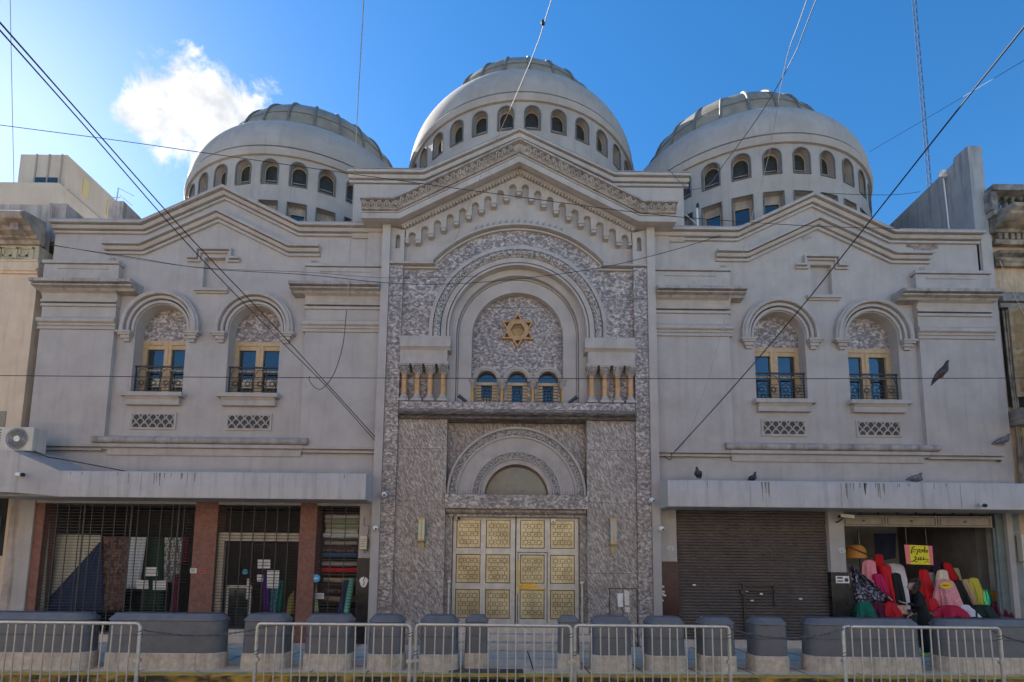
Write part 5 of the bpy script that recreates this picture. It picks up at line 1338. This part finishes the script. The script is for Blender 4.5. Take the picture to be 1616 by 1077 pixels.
items = [
 (((200, 300, 262), (195, 305, 400), (190, 310, 520)), .55, PINK, 'pink cloth over a short bolt behind the dark patterned drape'),
 (((285, 358, 218), (290, 372, 420), (290, 385, 560)), .75, RED, 'tallest red cloth bolt, left of the white cloth'),
 (((330, 420, 300), (350, 432, 450), (380, 450, 600)), .5, RED, 'second red cloth bolt in front of the tallest one'),
 (((275, 350, 368), (285, 370, 440), (300, 385, 520)), .38, MAG, 'magenta cloth bolt between the patterned drape and the red bolt'),
 (((370, 520, 288), (390, 540, 420), (420, 545, 640)), .7, WHT, 'white cloth hung over a wide bolt beside the black one'),
 (((418, 492, 362), (430, 510, 500), (445, 520, 610)), .45, BLK, 'narrow black cloth bolt in front of the white cloth'),
 (((635, 705, 335), (650, 745, 500), (660, 775, 700)), .55, RED, 'red cloth bolt right behind the woman'),
 (((700, 760, 360), (710, 770, 460), (715, 780, 600)), .75, GRY, 'grey cloth bolt beside the red one behind the woman'),
 (((740, 828, 268), (735, 835, 340), (730, 840, 500)), .95, PUR, 'dark purple cloth bolt under the yellow price sign'),
 (((775, 855, 338), (770, 862, 420), (765, 870, 520)), .6, CRM, 'cream cloth bolt above the pink lace one'),
 (((820, 880, 285), (840, 935, 400), (860, 960, 560)), .8, RED, 'red cloth bolt leaning right of the cream one'),
 (((895, 945, 325), (905, 965, 420), (910, 985, 560)), .9, LGR, 'light green cloth bolt at the back'),
 (((940, 1020, 312), (935, 1040, 400), (930, 1050, 540)), 1.0, BLK, 'black cloth bolt at the back right of the light green one'),
 (((1000, 1075, 315), (1010, 1105, 430), (1020, 1120, 560)), .8, LIL, 'lilac cloth bolt at the back right'),
 (((768, 898, 412), (762, 930, 540), (770, 945, 640)), .35, PPAT, 'pink lace cloth bolt with the yellow star label'),
 (((890, 975, 418), (900, 1010, 520), (925, 1040, 620)), .45, BLK, 'black cloth bolt between the pink lace and the tan one'),
 (((972, 1030, 410), (985, 1065, 500), (1010, 1085, 620)), .4, TAN_, 'tan cloth bolt beside the mustard one'),
 (((1020, 1095, 400), (1045, 1120, 500), (1060, 1130, 615)), .35, MUS, 'mustard yellow cloth bolt'),
 (((1130, 1180, 490), (1130, 1190, 545), (1130, 1195, 610)), .3, SEQ, 'green sequin cloth bolt beside the orange panel'),
 (((160, 265, 585), (150, 285, 640), (145, 295, 700)), .05, GRN, 'green cloth heap at the counter front'),
 (((275, 352, 588), (265, 365, 640), (262, 372, 700)), .08, BUR, 'burgundy cloth heap between the green and red heaps'),
 (((372, 462, 590), (360, 476, 640), (355, 485, 700)), .05, RED, 'red cloth heap at the counter front'),
 (((790, 960, 612), (765, 1000, 655), (750, 1010, 700)), .05, CRIM, 'gathered crimson cloth heap under the pink lace'),
 (((955, 1030, 610), (945, 1060, 650), (940, 1070, 700)), .12, WHT, 'pale cloth heap right of the gathered crimson one'),
 (((1040, 1190, 608), (1035, 1205, 650), (1030, 1215, 700)), .1, cloth_mat('dark_green_cloth', (.01, .025, .02)), 'dark green cloth heap under the mustard bolt'),
 (((1195, 1290, 585), (1190, 1335, 645), (1190, 1345, 700)), .15, BUR, 'burgundy cloth heap at the right end of the counter'),
 (((690, 770, 560), (690, 790, 640), (690, 800, 710)), .2, RED, 'red cloth heap hanging off the counter behind the woman')]
for i, (rows, y, m_, lab) in enumerate(items): bolt(zrow(*rows), y, .24, m_, lab, i, round_=.3 if i > 18 else .5)
# slanting dark patterned drape
m = MB(); nx_, ny_ = 14, 10; vs = []
for j in range(ny_+1):
    for i in range(nx_+1):
        u, v = i/nx_, j/ny_
        px_ = 100+u*(95+v*205)+v*42; py_ = 298+v*(300)-0+u*(1-v)*75-u*v*20
        a = Z(px_, py_); yy = .12+.05*sin(u*16+v*2)+.2*(1-v); vs.append(W(a[0], a[1], yy))
m.add(vs, [(j*(nx_+1)+i, j*(nx_+1)+i+1, (j+1)*(nx_+1)+i+1, (j+1)*(nx_+1)+i) for j in range(ny_) for i in range(nx_)])
o = m.build('draped_fabric', DPAT, smooth=60); sm = o.modifiers.new('thick', 'SOLIDIFY'); sm.thickness = .015
tag(o, 'dark patterned cloth spread slanting at the left end of the display', 'fabric', 'cloth draped over bolts in the fabric shop')
def sign(name, pts, y, m_, label, cat='sign'):
    q = MB(); P = [W(*Z(a, b_), y) for a, b_ in pts]; q.prism([(p.x, p.z) for p in P], y-.012, y); return tag(q.build(name, m_, smooth=0), label, cat)
SY = mat('fluorescent_yellow_card', (.75, .68, .02), rough=.7); SP = mat('fluorescent_pink_card', (.78, .20, .22), rough=.7); INK = mat('black_ink', (.015, .013, .01), rough=.8)
t = thing('price_sign', 'fluorescent yellow and pink handwritten price sign hanging in the fabric shop', 'sign', (0, 0, 0))
ys = .12
def poly_part(name, pts, y, th, m_, par):
    q = MB(); P = [W(*Z(a, b_), y) for a, b_ in pts]; q.prism([(p.x, p.z) for p in P], y-th, y); return q.build(name, m_, par, smooth=0)
poly_part('pink_card', ((522, 146), (738, 156), (749, 304), (540, 296)), ys, .006, SP, t)
poly_part('yellow_card', ((562, 150), (706, 156), (722, 302), (572, 297)), ys-.007, .006, SY, t)
q = MB()
def stroke(pts, r=.009):
    # coordinates inside the sign zoom (1616 x 1039 over 70 x 45 px)
    P = [W(1415+a/23.086, 850+b_/23.089, ys-.018) for a, b_ in pts]; q.tube(catmull(P, 4), r, 5)
stroke([(650, 310), (600, 315), (555, 400), (540, 520), (565, 545)], .011); stroke([(600, 420), (690, 400), (720, 405)]); stroke([(580, 470), (640, 500), (690, 480)], .007)
stroke([(790, 400), (765, 480), (740, 570), (728, 600)], .010); stroke([(770, 440), (830, 400), (850, 440), (830, 490)], .008)
stroke([(850, 430), (920, 420), (930, 470), (880, 510), (845, 490), (850, 430)], .008); stroke([(950, 430), (960, 480), (975, 420), (990, 415)], .008)
stroke([(1030, 290), (1025, 400), (1010, 520)], .010); stroke([(1080, 430), (1060, 480), (1090, 515), (1125, 480), (1110, 430), (1080, 430)], .008); stroke([(1125, 430), (1130, 510)], .008)
stroke([(640, 690), (690, 665), (715, 700), (670, 780), (600, 830), (530, 845)], .011); stroke([(560, 840), (650, 825), (720, 850), (750, 830)], .009)
for x in (800, 880, 980): stroke([(x+10, 680), (x, 750), (x-2, 800)], .010)
stroke([(700, 770), (800, 775), (960, 775), (1090, 755), (1160, 770)], .007); stroke([(1020, 865), (1090, 850), (1130, 800)], .006); stroke([(1150, 860), (1170, 870)], .008)
q.build('handwriting', INK, t)
for a in ((545, 148), (700, 155)):
    P = W(*Z(*a), ys); m = MB(); m.tube([P, (P.x, ys+.02, 2.95)], .004, 4); m.build('string', CABLEW, t)
star = [(848+52*(1 if i % 2 else .8)*cos(2*pi*i/24)*1.05, 461+30*(1 if i % 2 else .8)*sin(2*pi*i/24)) for i in range(24)]
t = thing('price_star', 'yellow star shaped price label on the pink lace cloth', 'label', (0, 0, 0))
poly_part('card', star, .05, .008, mat('yellow_orange_card', (.75, .55, .02), rough=.7), t)
q = MB(); P = W(*Z(848, 461), .03)
for k, (a, b_) in enumerate(((-.07, .015), (-.03, .02), (.015, .018), (.06, .01))): q.box(P.x+a-.012, P.x+a+.02, .034, .042, P.z-b_, P.z+b_)
q.build('lettering', mat('red_ink', (.5, .05, .02), rough=.8), t)
sign('standing_card', ((1172, 505), (1278, 502), (1282, 602), (1195, 604)), .32, mat('orange_card', (.72, .27, .05), rough=.7), 'orange card panel standing at the right end of the fabric display', 'card')
t = thing('promo_poster', 'small red and yellow poster on the back wall of the fabric shop', 'poster', (0, 0, 0))
poly_part('paper', ((1088, 146), (1160, 158), (1150, 218), (1082, 208)), 1.2, .01, PAPER, t); poly_part('red_corner', ((1125, 152), (1160, 158), (1150, 218), (1118, 190)), 1.188, .008, mat('poster_red', (.7, .1, .04), rough=.7), t); poly_part('yellow_band', ((1085, 180), (1120, 190), (1118, 212), (1084, 206)), 1.188, .008, SY, t)
t = thing('fire_extinguisher', 'red fire extinguisher hanging in the back of the fabric shop', 'extinguisher', tuple(W(*Z(1052, 290), 1.2)))
m = MB(); m.lathe(0, 0, [(.001, 0), (.085, .0), (.09, .03), (.09, .5), (.06, .56), (.03, .58), (.001, .58)], 14); m.build('cylinder', mat('red_enamel', (.35, .012, .012), rough=.3), t)
m = MB(); m.box(-.03, .05, -.03, .03, .58, .66); m.tube([(.05, 0, .62), (.13, -.02, .5), (.11, -.03, .25)], .012, 6); m.build('valve', BLACK, t)
m = MB(); m.lathe(0, 0, [(.092, .2), (.092, .42)], 14, pi*1.1, pi*1.9); m.build('label', PAPER, t)
bolt(zrow((1090, 1130, 215), (1095, 1140, 280), (1105, 1145, 340)), 1.1, .1, WHT, 'white cloth strip hanging below the small poster', 77)
bolt(zrow((1110, 1150, 345), (1112, 1155, 420), (1115, 1160, 520)), .9, .1, mat('striped_cloth', (.1, .09, .08), (.4, .37, .33), 25, .8, lo=.45, hi=.55, aniso=(.3, .3, 3)), 'striped grey cloth roll at the back right of the fabric shop', 78)
t = thing('wire_basket', 'dark wire basket at the right end of the fabric display', 'basket', tuple(W(*Z(1200, 495), .55)))
m = MB()
for k in range(5): m.lathe(0, 0, [(.13+.008*k, .07*k), (.138+.008*k, .07*k+.008)], 16)
for k in range(14): a = 2*pi*k/14; m.tube([(.13*cos(a), .13*sin(a), 0), (.165*cos(a), .165*sin(a), .29)], .004, 4)
m.build('wires', IRON, t)
t = thing('orange_lampshade', 'orange rounded shade hanging at the left of the fabric shop', 'lampshade', tuple(W(*Z(145, 205), .8)))
m = MB(); m.lathe(0, 0, [(.03, .2), (.16, .17), (.24, .06), (.26, -.16)], 20); m.build('shade', mat('orange_shade', (.55, .25, .05), rough=.6), t); m = MB(); m.tube([(0, 0, .2), (0, 0, .75)], .006, 4); m.tube([(-.3, -.25, .12), (.35, -.28, -.16)], .014, 5); m.build('rod', IRON, t)
poly = ((290, 60), (458, 60), (455, 250), (300, 280)); sign('blue_banner', poly, 2.0, mat('navy_banner', (.012, .018, .06), (.03, .04, .11), 4, .7), 'navy blue banner hanging at the back of the fabric shop', 'banner')
bolt(zrow((300, 350, 625), (300, 350, 640), (300, 350, 660)), .0, .1, PAT2, 'printed paper packet among the heaps', 80) if False else None
sign('printed_card', ((468, 612), (540, 618), (548, 682), (480, 682)), -.02, PAT2, 'printed yellow and pink card leaning at the counter front', 'card')

# ------------------------------------------------------------------ left shop displays behind the grilles
def L6(u, v): return 0+u/4.894, 760+v/4.895      # zoom 0..160
def L7(u, v): return 160+u/4.894, 760+v/4.895    # zoom 160..340
def L2(u, v): return 300+u/3.018, 720+v/3.017    # zoom 300..640
def hang(fn, quad, y, m_, label, waves=5, cat='fabric', amp=.03):
    """hanging cloth over a four-sided area, with vertical folds"""
    P = [W(*fn(a, b_), y) for a, b_ in quad]; nx_, ny_ = 24, 8; vs = []
    for j in range(ny_+1):
        for i in range(nx_+1):
            u, v = i/nx_, j/ny_; p = P[0].lerp(P[1], u).lerp(P[3].lerp(P[2], u), v)
            vs.append((p.x, y+amp*sin(u*waves*2*pi+v*1.3)*(.4+.6*v), p.z))
    q = MB(); q.add(vs, [(j*(nx_+1)+i, j*(nx_+1)+i+1, (j+1)*(nx_+1)+i+1, (j+1)*(nx_+1)+i) for j in range(ny_) for i in range(nx_)])
    o = q.build('hanging_fabric', m_, smooth=60); o.modifiers.new('thick', 'SOLIDIFY').thickness = .01
    return tag(o, label, cat, 'cloth hanging behind the security grille')
CREAM2 = cloth_mat('ivory_cloth', (.46, .45, .38)); NAVY = cloth_mat('navy_cloth', (.02, .035, .09)); BRNP = mat('brown_patterned_cloth', (.06, .03, .03), (.24, .14, .11), 14, .9, lo=.42, hi=.6); WH2 = cloth_mat('pale_blue_white_cloth', (.50, .54, .58)); CHEV = mat('chevron_cloth', (.10, .11, .11), (.5, .5, .48), 12, .9, lo=.47, hi=.53, aniso=(2, 2, .8)); DGRN = cloth_mat('deep_green_cloth', (.01, .045, .03)); GGR = cloth_mat('grey_green_cloth', (.27, .30, .24))
hang(L6, ((270, 100), (400, 100), (330, 1000), (200, 1000)), .12, GGR, 'grey green cloth panel at the far left behind the grille', 2)
hang(L6, ((430, 410), (783, 415), (783, 760), (350, 930)), .45, CREAM2, 'ivory cloth spread wide behind the grille', 4)
hang(L6, ((770, 470), (790, 480), (790, 1010), (270, 1010)), .33, NAVY, 'navy cloth pulled diagonally over the ivory one', 3)
hang(L7, ((20, 430), (220, 430), (170, 1000), (-70, 1000)), .4, BRNP, 'brown patterned cloth gathered beside the navy one', 4)
hang(L7, ((230, 430), (350, 430), (290, 830), (180, 830)), .35, WH2, 'bluish white cloth hanging beside the brown patterned one', 3)
hang(L7, ((350, 430), (480, 430), (480, 1000), (290, 1000)), .55, DGRN, 'deep green cloth hanging behind the paper notices', 3)
hang(L7, ((490, 430), (632, 430), (600, 780), (475, 780)), .4, CHEV, 'grey chevron patterned cloth left of the brick pier', 3)
hang(L7, ((630, 430), (680, 430), (660, 640), (620, 640)), .42, BUR, 'narrow burgundy cloth beside the chevron one', 2)
hang(L2, ((345, 560), (380, 555), (375, 745), (345, 745)), .4, cloth_mat('violet_cloth', (.10, .02, .2)), 'violet cloth hanging inside the shop door', 2)
hang(L2, ((380, 630), (430, 590), (410, 745), (375, 745)), .45, mat('teal_patterned_cloth', (.01, .08, .12), (.1, .4, .45), 22, .7), 'teal patterned cloth inside the shop door', 2)
hang(L2, ((425, 590), (445, 590), (430, 745), (415, 745)), .5, cloth_mat('emerald_cloth', (.01, .25, .15)), 'emerald cloth inside the shop door', 1)
hang(L2, ((465, 680), (495, 640), (495, 755), (455, 755)), .3, cloth_mat('olive_cloth', (.25, .2, .07)), 'olive cloth inside the shop door beside the brick pier', 1)
hang(L2, ((575, 600), (600, 605), (610, 745), (568, 745)), .12, LGR, 'light green cloth leaning behind the blue round sticker', 1)
# stacked rolls
m_sh = thing('fabric_shelf', 'dark shelf of stacked cloth rolls behind the narrow grille', 'shelf', (0, 0, 0))
SB = mat('shelf_board', (.10, .075, .06), rough=.7)
for v in (395, 430, 490, 560, 610, 720):
    P = W(*L2(590, v), .3); q = MB(); q.box(-4.86, -3.84, .2, .75, P.z-.02, P.z); q.build('board', SB, m_sh)
rollc = [(265, PUR, 'dark purple'), (287, CREAM2, 'ivory'), (310, GGR, 'grey green'), (333, mat('sage_cloth', (.30, .33, .22), (.36, .39, .27), 20, .9), 'sage'), (356, CREAM2, 'cream'), (378, WH2, 'pale grey'), (412, GRY, 'grey'), (447, BRNP, 'brown patterned'), (470, cloth_mat('blue_cloth', (.03, .10, .22)), 'blue'), (512, GRY, 'taupe'), (542, RED, 'red'), (590, TAN_, 'tan'), (640, BRNP, 'dark brown patterned'), (680, cloth_mat('kraft_cloth', (.32, .22, .14)), 'kraft brown'), (705, BLK, 'black')]
for i, (v, m_, nm) in enumerate(rollc):
    P = W(*L2(690, v), .25); q = MB(); r = .062
    n = 14; x0, x1 = -4.80+random.uniform(0, .06), -3.90-random.uniform(0, .05)
    q.tube([(x0, .30, P.z), ((x0+x1)/2, .30, P.z-.012), (x1, .30, P.z)], r, n)
    q.mi = 1; q.tube([(x0-.02, .30, P.z), (x0+.01, .30, P.z)], .02, 8)
    tag(q.build('fabric_roll', [m_, PAPER]), '%s cloth roll lying in the stack behind the narrow grille' % nm, 'fabric roll', 'cloth rolls stacked on the shelf')
for (a, b_, m_, nm) in (((750, 590), (715, 745), NAVY, 'navy blue'), ((772, 580), (745, 745), cloth_mat('mint_cloth', (.12, .36, .26)), 'mint green')):
    P0, P1 = W(*L2(*a), .12), W(*L2(*b_), .05); q = MB(); q.tube([P1, P0], .075, 12); tag(q.build('fabric_roll', m_), '%s cloth roll leaning upright before the shelf' % nm, 'fabric roll', 'cloth rolls leaning upright')
q = MB(); P0, P1 = W(*L7(580, 720), .2), W(*L7(572, 1005), .15); q.tube([P1, P0], .08, 12); tag(q.build('fabric_roll', cloth_mat('wine_cloth', (.16, .01, .04))), 'wine red cloth roll standing left of the brick pier', 'fabric roll', 'cloth rolls leaning upright')
# papers behind and on the grille
for i, (fn, quad, lab) in enumerate(((L7, ((338, 662), (435, 662), (435, 734), (338, 734)), 'white paper sheet in the left shop, topmost of three'), (L7, ((275, 765), (365, 765), (365, 832), (275, 832)), 'white paper sheet in the left shop, lower left of three'), (L7, ((400, 768), (500, 768), (500, 838), (400, 838)), 'white paper sheet in the left shop, lower right of three'), (L2, ((323, 493), (382, 493), (382, 537), (323, 537)), 'upper white notice on the shop door'), (L2, ((368, 545), (426, 545), (420, 630), (366, 628)), 'large white notice on the shop door'), (L2, ((320, 563), (348, 563), (348, 598), (320, 598)), 'small white notice left of the large one'), (L2, ((586, 652), (638, 652), (638, 682), (586, 682)), 'white card hanging before the kraft brown roll'))):
    P = [W(*fn(a, b_), .07) for a, b_ in quad]; q = MB(); q.prism([(p.x, p.z) for p in P], .06, .068)
    q.mi = 1
    for k in range(3):
        f0 = .25+.22*k; a = P[0].lerp(P[3], f0); b_ = P[1].lerp(P[2], f0); q.box(a.x+.02, b_.x-.03, .056, .06, a.z-.008, a.z+.004)
    tag(q.build('paper_notice', [PAPER, mat('print_grey', (.35, .36, .38), rough=.8) if i == 0 else bpy.data.materials['print_grey']], smooth=0), lab, 'notice', 'notices in the left shop')
P = W(499, 913, -.04); q = MB(); q.prism([(P.x+.10*cos(2*pi*k/24), P.z+.10*sin(2*pi*k/24)) for k in range(24)], -.05, -.03); q.mi = 1; q.prism([(P.x+.075*cos(2*pi*k/24), P.z+.075*sin(2*pi*k/24)) for k in range(24)], -.054, -.051); q.mi = 2; q.box(P.x-.045, P.x+.045, -.058, -.055, P.z-.012, P.z+.012)
tag(q.build('round_sticker', [mat('sticker_blue', (.02, .25, .5), rough=.4), mat('sticker_blue_light', (.05, .35, .62), rough=.4), PAPER], smooth=0), 'round blue sticker on the grille in front of the cloth rolls', 'sticker')
P = W(*L2(253, 552), -.03); q = MB(); q.prism([(P.x+.07*cos(2*pi*k/20), P.z+.07*sin(2*pi*k/20)) for k in range(20)], .05, .06); q.mi = 1; q.prism([(P.x+.05*cos(2*pi*k/20), P.z+.05*sin(2*pi*k/20)) for k in range(20)], .045, .05); tag(q.build('round_sticker', [bpy.data.materials['sticker_blue'], mat('sticker_teal', (.05, .3, .35), rough=.4)], smooth=0), 'small round blue sticker on the shop door glass', 'sticker')
t = thing('shop_door', 'dark half open glass door with a metal frame inside the left shop', 'door', (0, 0, 0))
q = MB(); A = W(*L2(182, 615), .2); B = W(*L2(290, 600), .2)
q.box(A.x-.03, A.x+.03, .18, .23, .3, A.z); q.box(B.x-.03, B.x+.03, .18, .23, .3, A.z); q.box(A.x+.03, B.x-.03, .18, .23, A.z-.06, A.z); q.box(B.x-.08, B.x-.03, .16, .2, 1.0, 1.5); q.build('frame', GALV, t); q = MB(); q.box(A.x, B.x, .2, .21, .3, A.z-.05); q.build('pane', GLASSD, t)

# ------------------------------------------------------------------ pigeons
def skin_mesh(name, verts, edges, radii, m_, parent=None, sub=2, root=0, loc=(0, 0, 0)):
    me = bpy.data.meshes.new(name); me.from_pydata([tuple(v) for v in verts], edges, [])
    o = bpy.data.objects.new(name, me); COL.objects.link(o)
    sk = o.modifiers.new('skin', 'SKIN'); sk.use_smooth_shade = True
    for i, v in enumerate(me.skin_vertices[0].data):
        r = radii[i]; v.radius = r if isinstance(r, tuple) else (r, r); v.use_root = (i == root)
    ss = o.modifiers.new('sub', 'SUBSURF'); ss.levels = sub; ss.render_levels = sub
    dg = bpy.context.evaluated_depsgraph_get(); dg.update()
    nm = bpy.data.meshes.new_from_object(o.evaluated_get(dg)); bpy.data.objects.remove(o)
    nm.name = name
    nm.materials.clear(); nm.materials.append(m_); nm.shade_smooth()
    q = bpy.data.objects.new(name, nm); COL.objects.link(q); q.location = loc
    if parent: q.parent = parent
    return q
PIG = mat('pigeon_dark', (.012, .012, .016), (.05, .05, .06), 30, .6); PIG2 = mat('pigeon_grey', (.06, .06, .07), (.20, .20, .22), 25, .7)
def pigeon(p, dirv, up, label, m_, s_=1):
    d = Vector(dirv).normalized(); u = Vector((0, 0, 1)); sd = d.cross(u).normalized()
    f = lambda a, b_, c_=0: d*a*s_+u*b_*s_+sd*c_*s_
    vs = [f(0, .10), f(.07, .13), f(.10, .19), f(.115, .235), f(.15, .225), f(-.09, .075), f(-.19, .035 if up else .0)]
    ed = [(0, 1), (1, 2), (2, 3), (3, 4), (0, 5), (5, 6)]
    rr_ = [.074*s_, .064*s_, .032*s_, .027*s_, .006*s_, .045*s_, (.035*s_, .008*s_)]
    t = thing('pigeon', label, 'pigeon', tuple(p), 'pigeons')
    skin_mesh('body', vs, ed, rr_, m_, t, 1)
    m = MB()
    for sx in (-1, 1):
        m.tube([f(.0, .06, .025*sx), f(.005, .01, .025*sx)], .006*s_, 5); m.tube([f(-.01, .005, .025*sx), f(.035, .005, .03*sx)], .006*s_, 5)
    m.build('leg', mat('pigeon_leg', (.25, .07, .06), rough=.6) if 'pigeon_leg' not in bpy.data.materials else bpy.data.materials['pigeon_leg'], t)
    for sx in (-1, 1):
        wv = [f(.06, .13, .055*sx), f(-.02, .12, .066*sx), f(-.12, .07, .04*sx), f(-.17, .045, .02*sx)]
        skin_mesh('wing', wv, [(0, 1), (1, 2), (2, 3)], [(.02*s_, .04*s_), (.018*s_, .05*s_), (.014*s_, .035*s_), (.006*s_, .012*s_)], m_, t, 1)
    m = MB(); m.tube([f(.135, .232), f(.165, .222)], [.008*s_, .002], 5); m.build('beak', BLACK, t)
p_ = W(1486, 597, -2.23)
pigeon(p_-Vector((0, 0, .005)), (.5, -.35, .42), False, 'dark pigeon perched on the level cable near the right edge', PIG, 1.15)
pigeon(W(1102, 756, -.5), (-.5, -.8, 0), True, 'dark pigeon standing on the left end of the right awning', PIG, 1.1)
pigeon(W(1188, 762, -.25), (.1, -1, 0), True, 'small dark pigeon facing the street, second from the left on the right awning', PIG, 1.0)
pigeon(W(1445, 763, -.45), (1, -.15, -.2), True, 'grey pigeon crouching on the right awning above the fabric shop', PIG2, 1.15)
pigeon(W(1583, 703, -.2), (1, -.3, 0), True, 'black and white pigeon on the side ledge at the right edge', PIG2, 1.15)

# ------------------------------------------------------------------ the woman at the fabric shop
pb = W(1458, 1028, -1.1); px0 = pb.x+.06
pe = thing('person', 'woman in black with curly brown hair leaning over the fabric display', 'person', (px0, -1.1, 0))
SKIN_ = mat('skin', (.52, .31, .23), (.58, .36, .27), 20, .55); HAIR = mat('dark_curly_hair', (.015, .009, .007), (.06, .035, .025), 60, .7, bump=1, bscale=40); COATM = cloth_mat('black_coat', (.010, .011, .012)); TROU = cloth_mat('black_trousers', (.008, .008, .01)); SHOE = mat('lime_shoe', (.45, .55, .12), rough=.6)
# body faces left and away (towards -x, slightly +y), leaning forward
F = Vector((-.80, .45, 0)).normalized(); Sd = Vector((F.y, -F.x, 0))   # Sd = her right-hand side? lateral axis
def B(f, s, z): return F*f+Sd*s+Vector((0, 0, z))
hips = B(0, 0, .84)
vs = [hips, B(.02, 0, 1.0), B(.05, 0, 1.17), B(.08, 0, 1.31), B(.10, 0, 1.395), B(.125, 0, 1.46),   # pelvis..neck..head base
      B(.0, .09, .80), B(.03, .10, .45), B(.0, .10, .09), B(.0, -.09, .80), B(.05, -.10, .45), B(.03, -.10, .09),
      B(.07, .16, 1.31), B(.04, .205, 1.07), B(.16, .20, .90), B(.07, -.16, 1.31), B(.10, -.20, 1.08), B(.30, -.16, 1.13)]
ed = [(0, 1), (1, 2), (2, 3), (3, 4), (4, 5), (0, 6), (6, 7), (7, 8), (0, 9), (9, 10), (10, 11), (3, 12), (12, 13), (13, 14), (3, 15), (15, 16), (16, 17)]
rr_ = [(.15, .12), (.135, .11), (.145, .115), (.13, .10), .055, .05, .095, .065, .042, .095, .065, .042, .062, .052, .036, .062, .052, .036]
skin_mesh('body', vs, ed, rr_, COATM, pe, 2)
# coat hem and trousers over the legs
m = MB()
for s in (.095, -.095):
    m.tube([B(.0, s, .82), B(.04 if s < 0 else .02, s, .45), B(.01, s, .10)], [.108, .080, .062], 14)
m.build('trousers', TROU, pe)
hd = B(.16, 0, 1.535)
m = MB(); n, mm = 18, 14; up_ = (Vector((0, 0, 1))+F*-.25).normalized(); fw = (F+Vector((0, 0, -.25))).normalized(); sd = fw.cross(up_).normalized()
vs = []
for i in range(mm+1):
    for j in range(n):
        th, ph = pi*i/mm, 2*pi*j/n
        x, y, z = sin(th)*cos(ph), sin(th)*sin(ph), cos(th)
        r = 1.0
        f = .098*x; sdd = .074*y*(1-.18*max(0, -z)); u = .118*z
        if x > .9 and abs(z) < .35 and abs(y) < .25: f += .014*(1-abs(z)*2)                # nose
        if x > .75 and .05 < z < .3 and .2 < abs(y) < .6: f -= .008                           # eye sockets
        if x > .8 and -.55 < z < -.35: f += .004
        vs.append(hd+fw*f+sd*sdd+up_*u)
m.add(vs, [(i*n+j, i*n+(j+1) % n, (i+1)*n+(j+1) % n, (i+1)*n+j) for i in range(mm) for j in range(n)])
for s in (-1, 1): m.ball(hd+sd*.074*s-fw*.005, .016, .012, .026, 8, 6)
m.build('head', SKIN_, pe)
m = MB()
for s in (-1, 1): m.ball(hd+fw*.084+sd*.03*s+up_*.018, .011, .011, .008, 8, 5)
m.build('eye', BLACK, pe)
m = MB(); m.ball(hd+fw*.091-up_*.05, .008, .022, .006, 8, 5); m.build('mouth', mat('lips', (.3, .1, .09), rough=.5), pe)
m = MB(); rnd = random.Random(4)
for i in range(150):
    th, ph = rnd.uniform(0, 2.2), rnd.uniform(0, 2*pi)
    v = fw*sin(th)*cos(ph)+sd*sin(th)*sin(ph)+up_*cos(th)
    if v.dot(fw) > .12 and v.dot(up_) < .72: continue
    c = hd-fw*.015+Vector(v)*(.105+.03*rnd.random())-up_*.02*(th > 1.5)
    m.ball(c, .032+.014*rnd.random(), .032, .03, 6, 4)
for i in range(70):
    a = rnd.uniform(-1.45, 1.45); zz = rnd.uniform(-.2, -.02)
    c = hd-fw*.10*cos(a)+sd*.11*sin(a)+up_*zz
    m.ball(c, .036, .034, .036, 6, 4)
m.build('hair', HAIR, pe)
for sgn, wrist, dirv in ((1, B(.16, .20, .90), B(.45, -.1, -.35)), (-1, B(.30, -.16, 1.13), B(.5, 0, .12))):
    dv = dirv.normalized(); lat = dv.cross(Vector((0, 0, 1))).normalized()*sgn; nrm = lat.cross(dv).normalized()
    vs = [wrist-dv*.02, wrist+dv*.03, wrist+dv*.075]; ed = [(0, 1), (1, 2)]; rr_ = [(.026, .022), (.034, .018), (.036, .014)]
    for k, L__ in enumerate((.075, .088, .082, .062)):
        o_ = lat*(-.027+.018*k); b0 = len(vs)
        vs += [wrist+dv*.085+o_, wrist+dv*(.085+L__*.5)+o_-nrm*.006, wrist+dv*(.085+L__*.92)+o_-nrm*.022]; ed += [(2, b0), (b0, b0+1), (b0+1, b0+2)]; rr_ += [.0095, .0085, .0075]
    b0 = len(vs); vs += [wrist+dv*.045-lat*.035, wrist+dv*.085-lat*.055-nrm*.01]; ed += [(1, b0), (b0, b0+1)]; rr_ += [.011, .009]
    skin_mesh('hand', vs, ed, rr_, SKIN_, pe, 1)
for s in (.10, -.10):
    vs = [B(-.05, s, .05), B(.06, s, .045), B(.16, s, .035)]
    skin_mesh('shoe', vs, [(0, 1), (1, 2)], [(.045, .05), (.047, .045), (.04, .032)], SHOE, pe, 2)
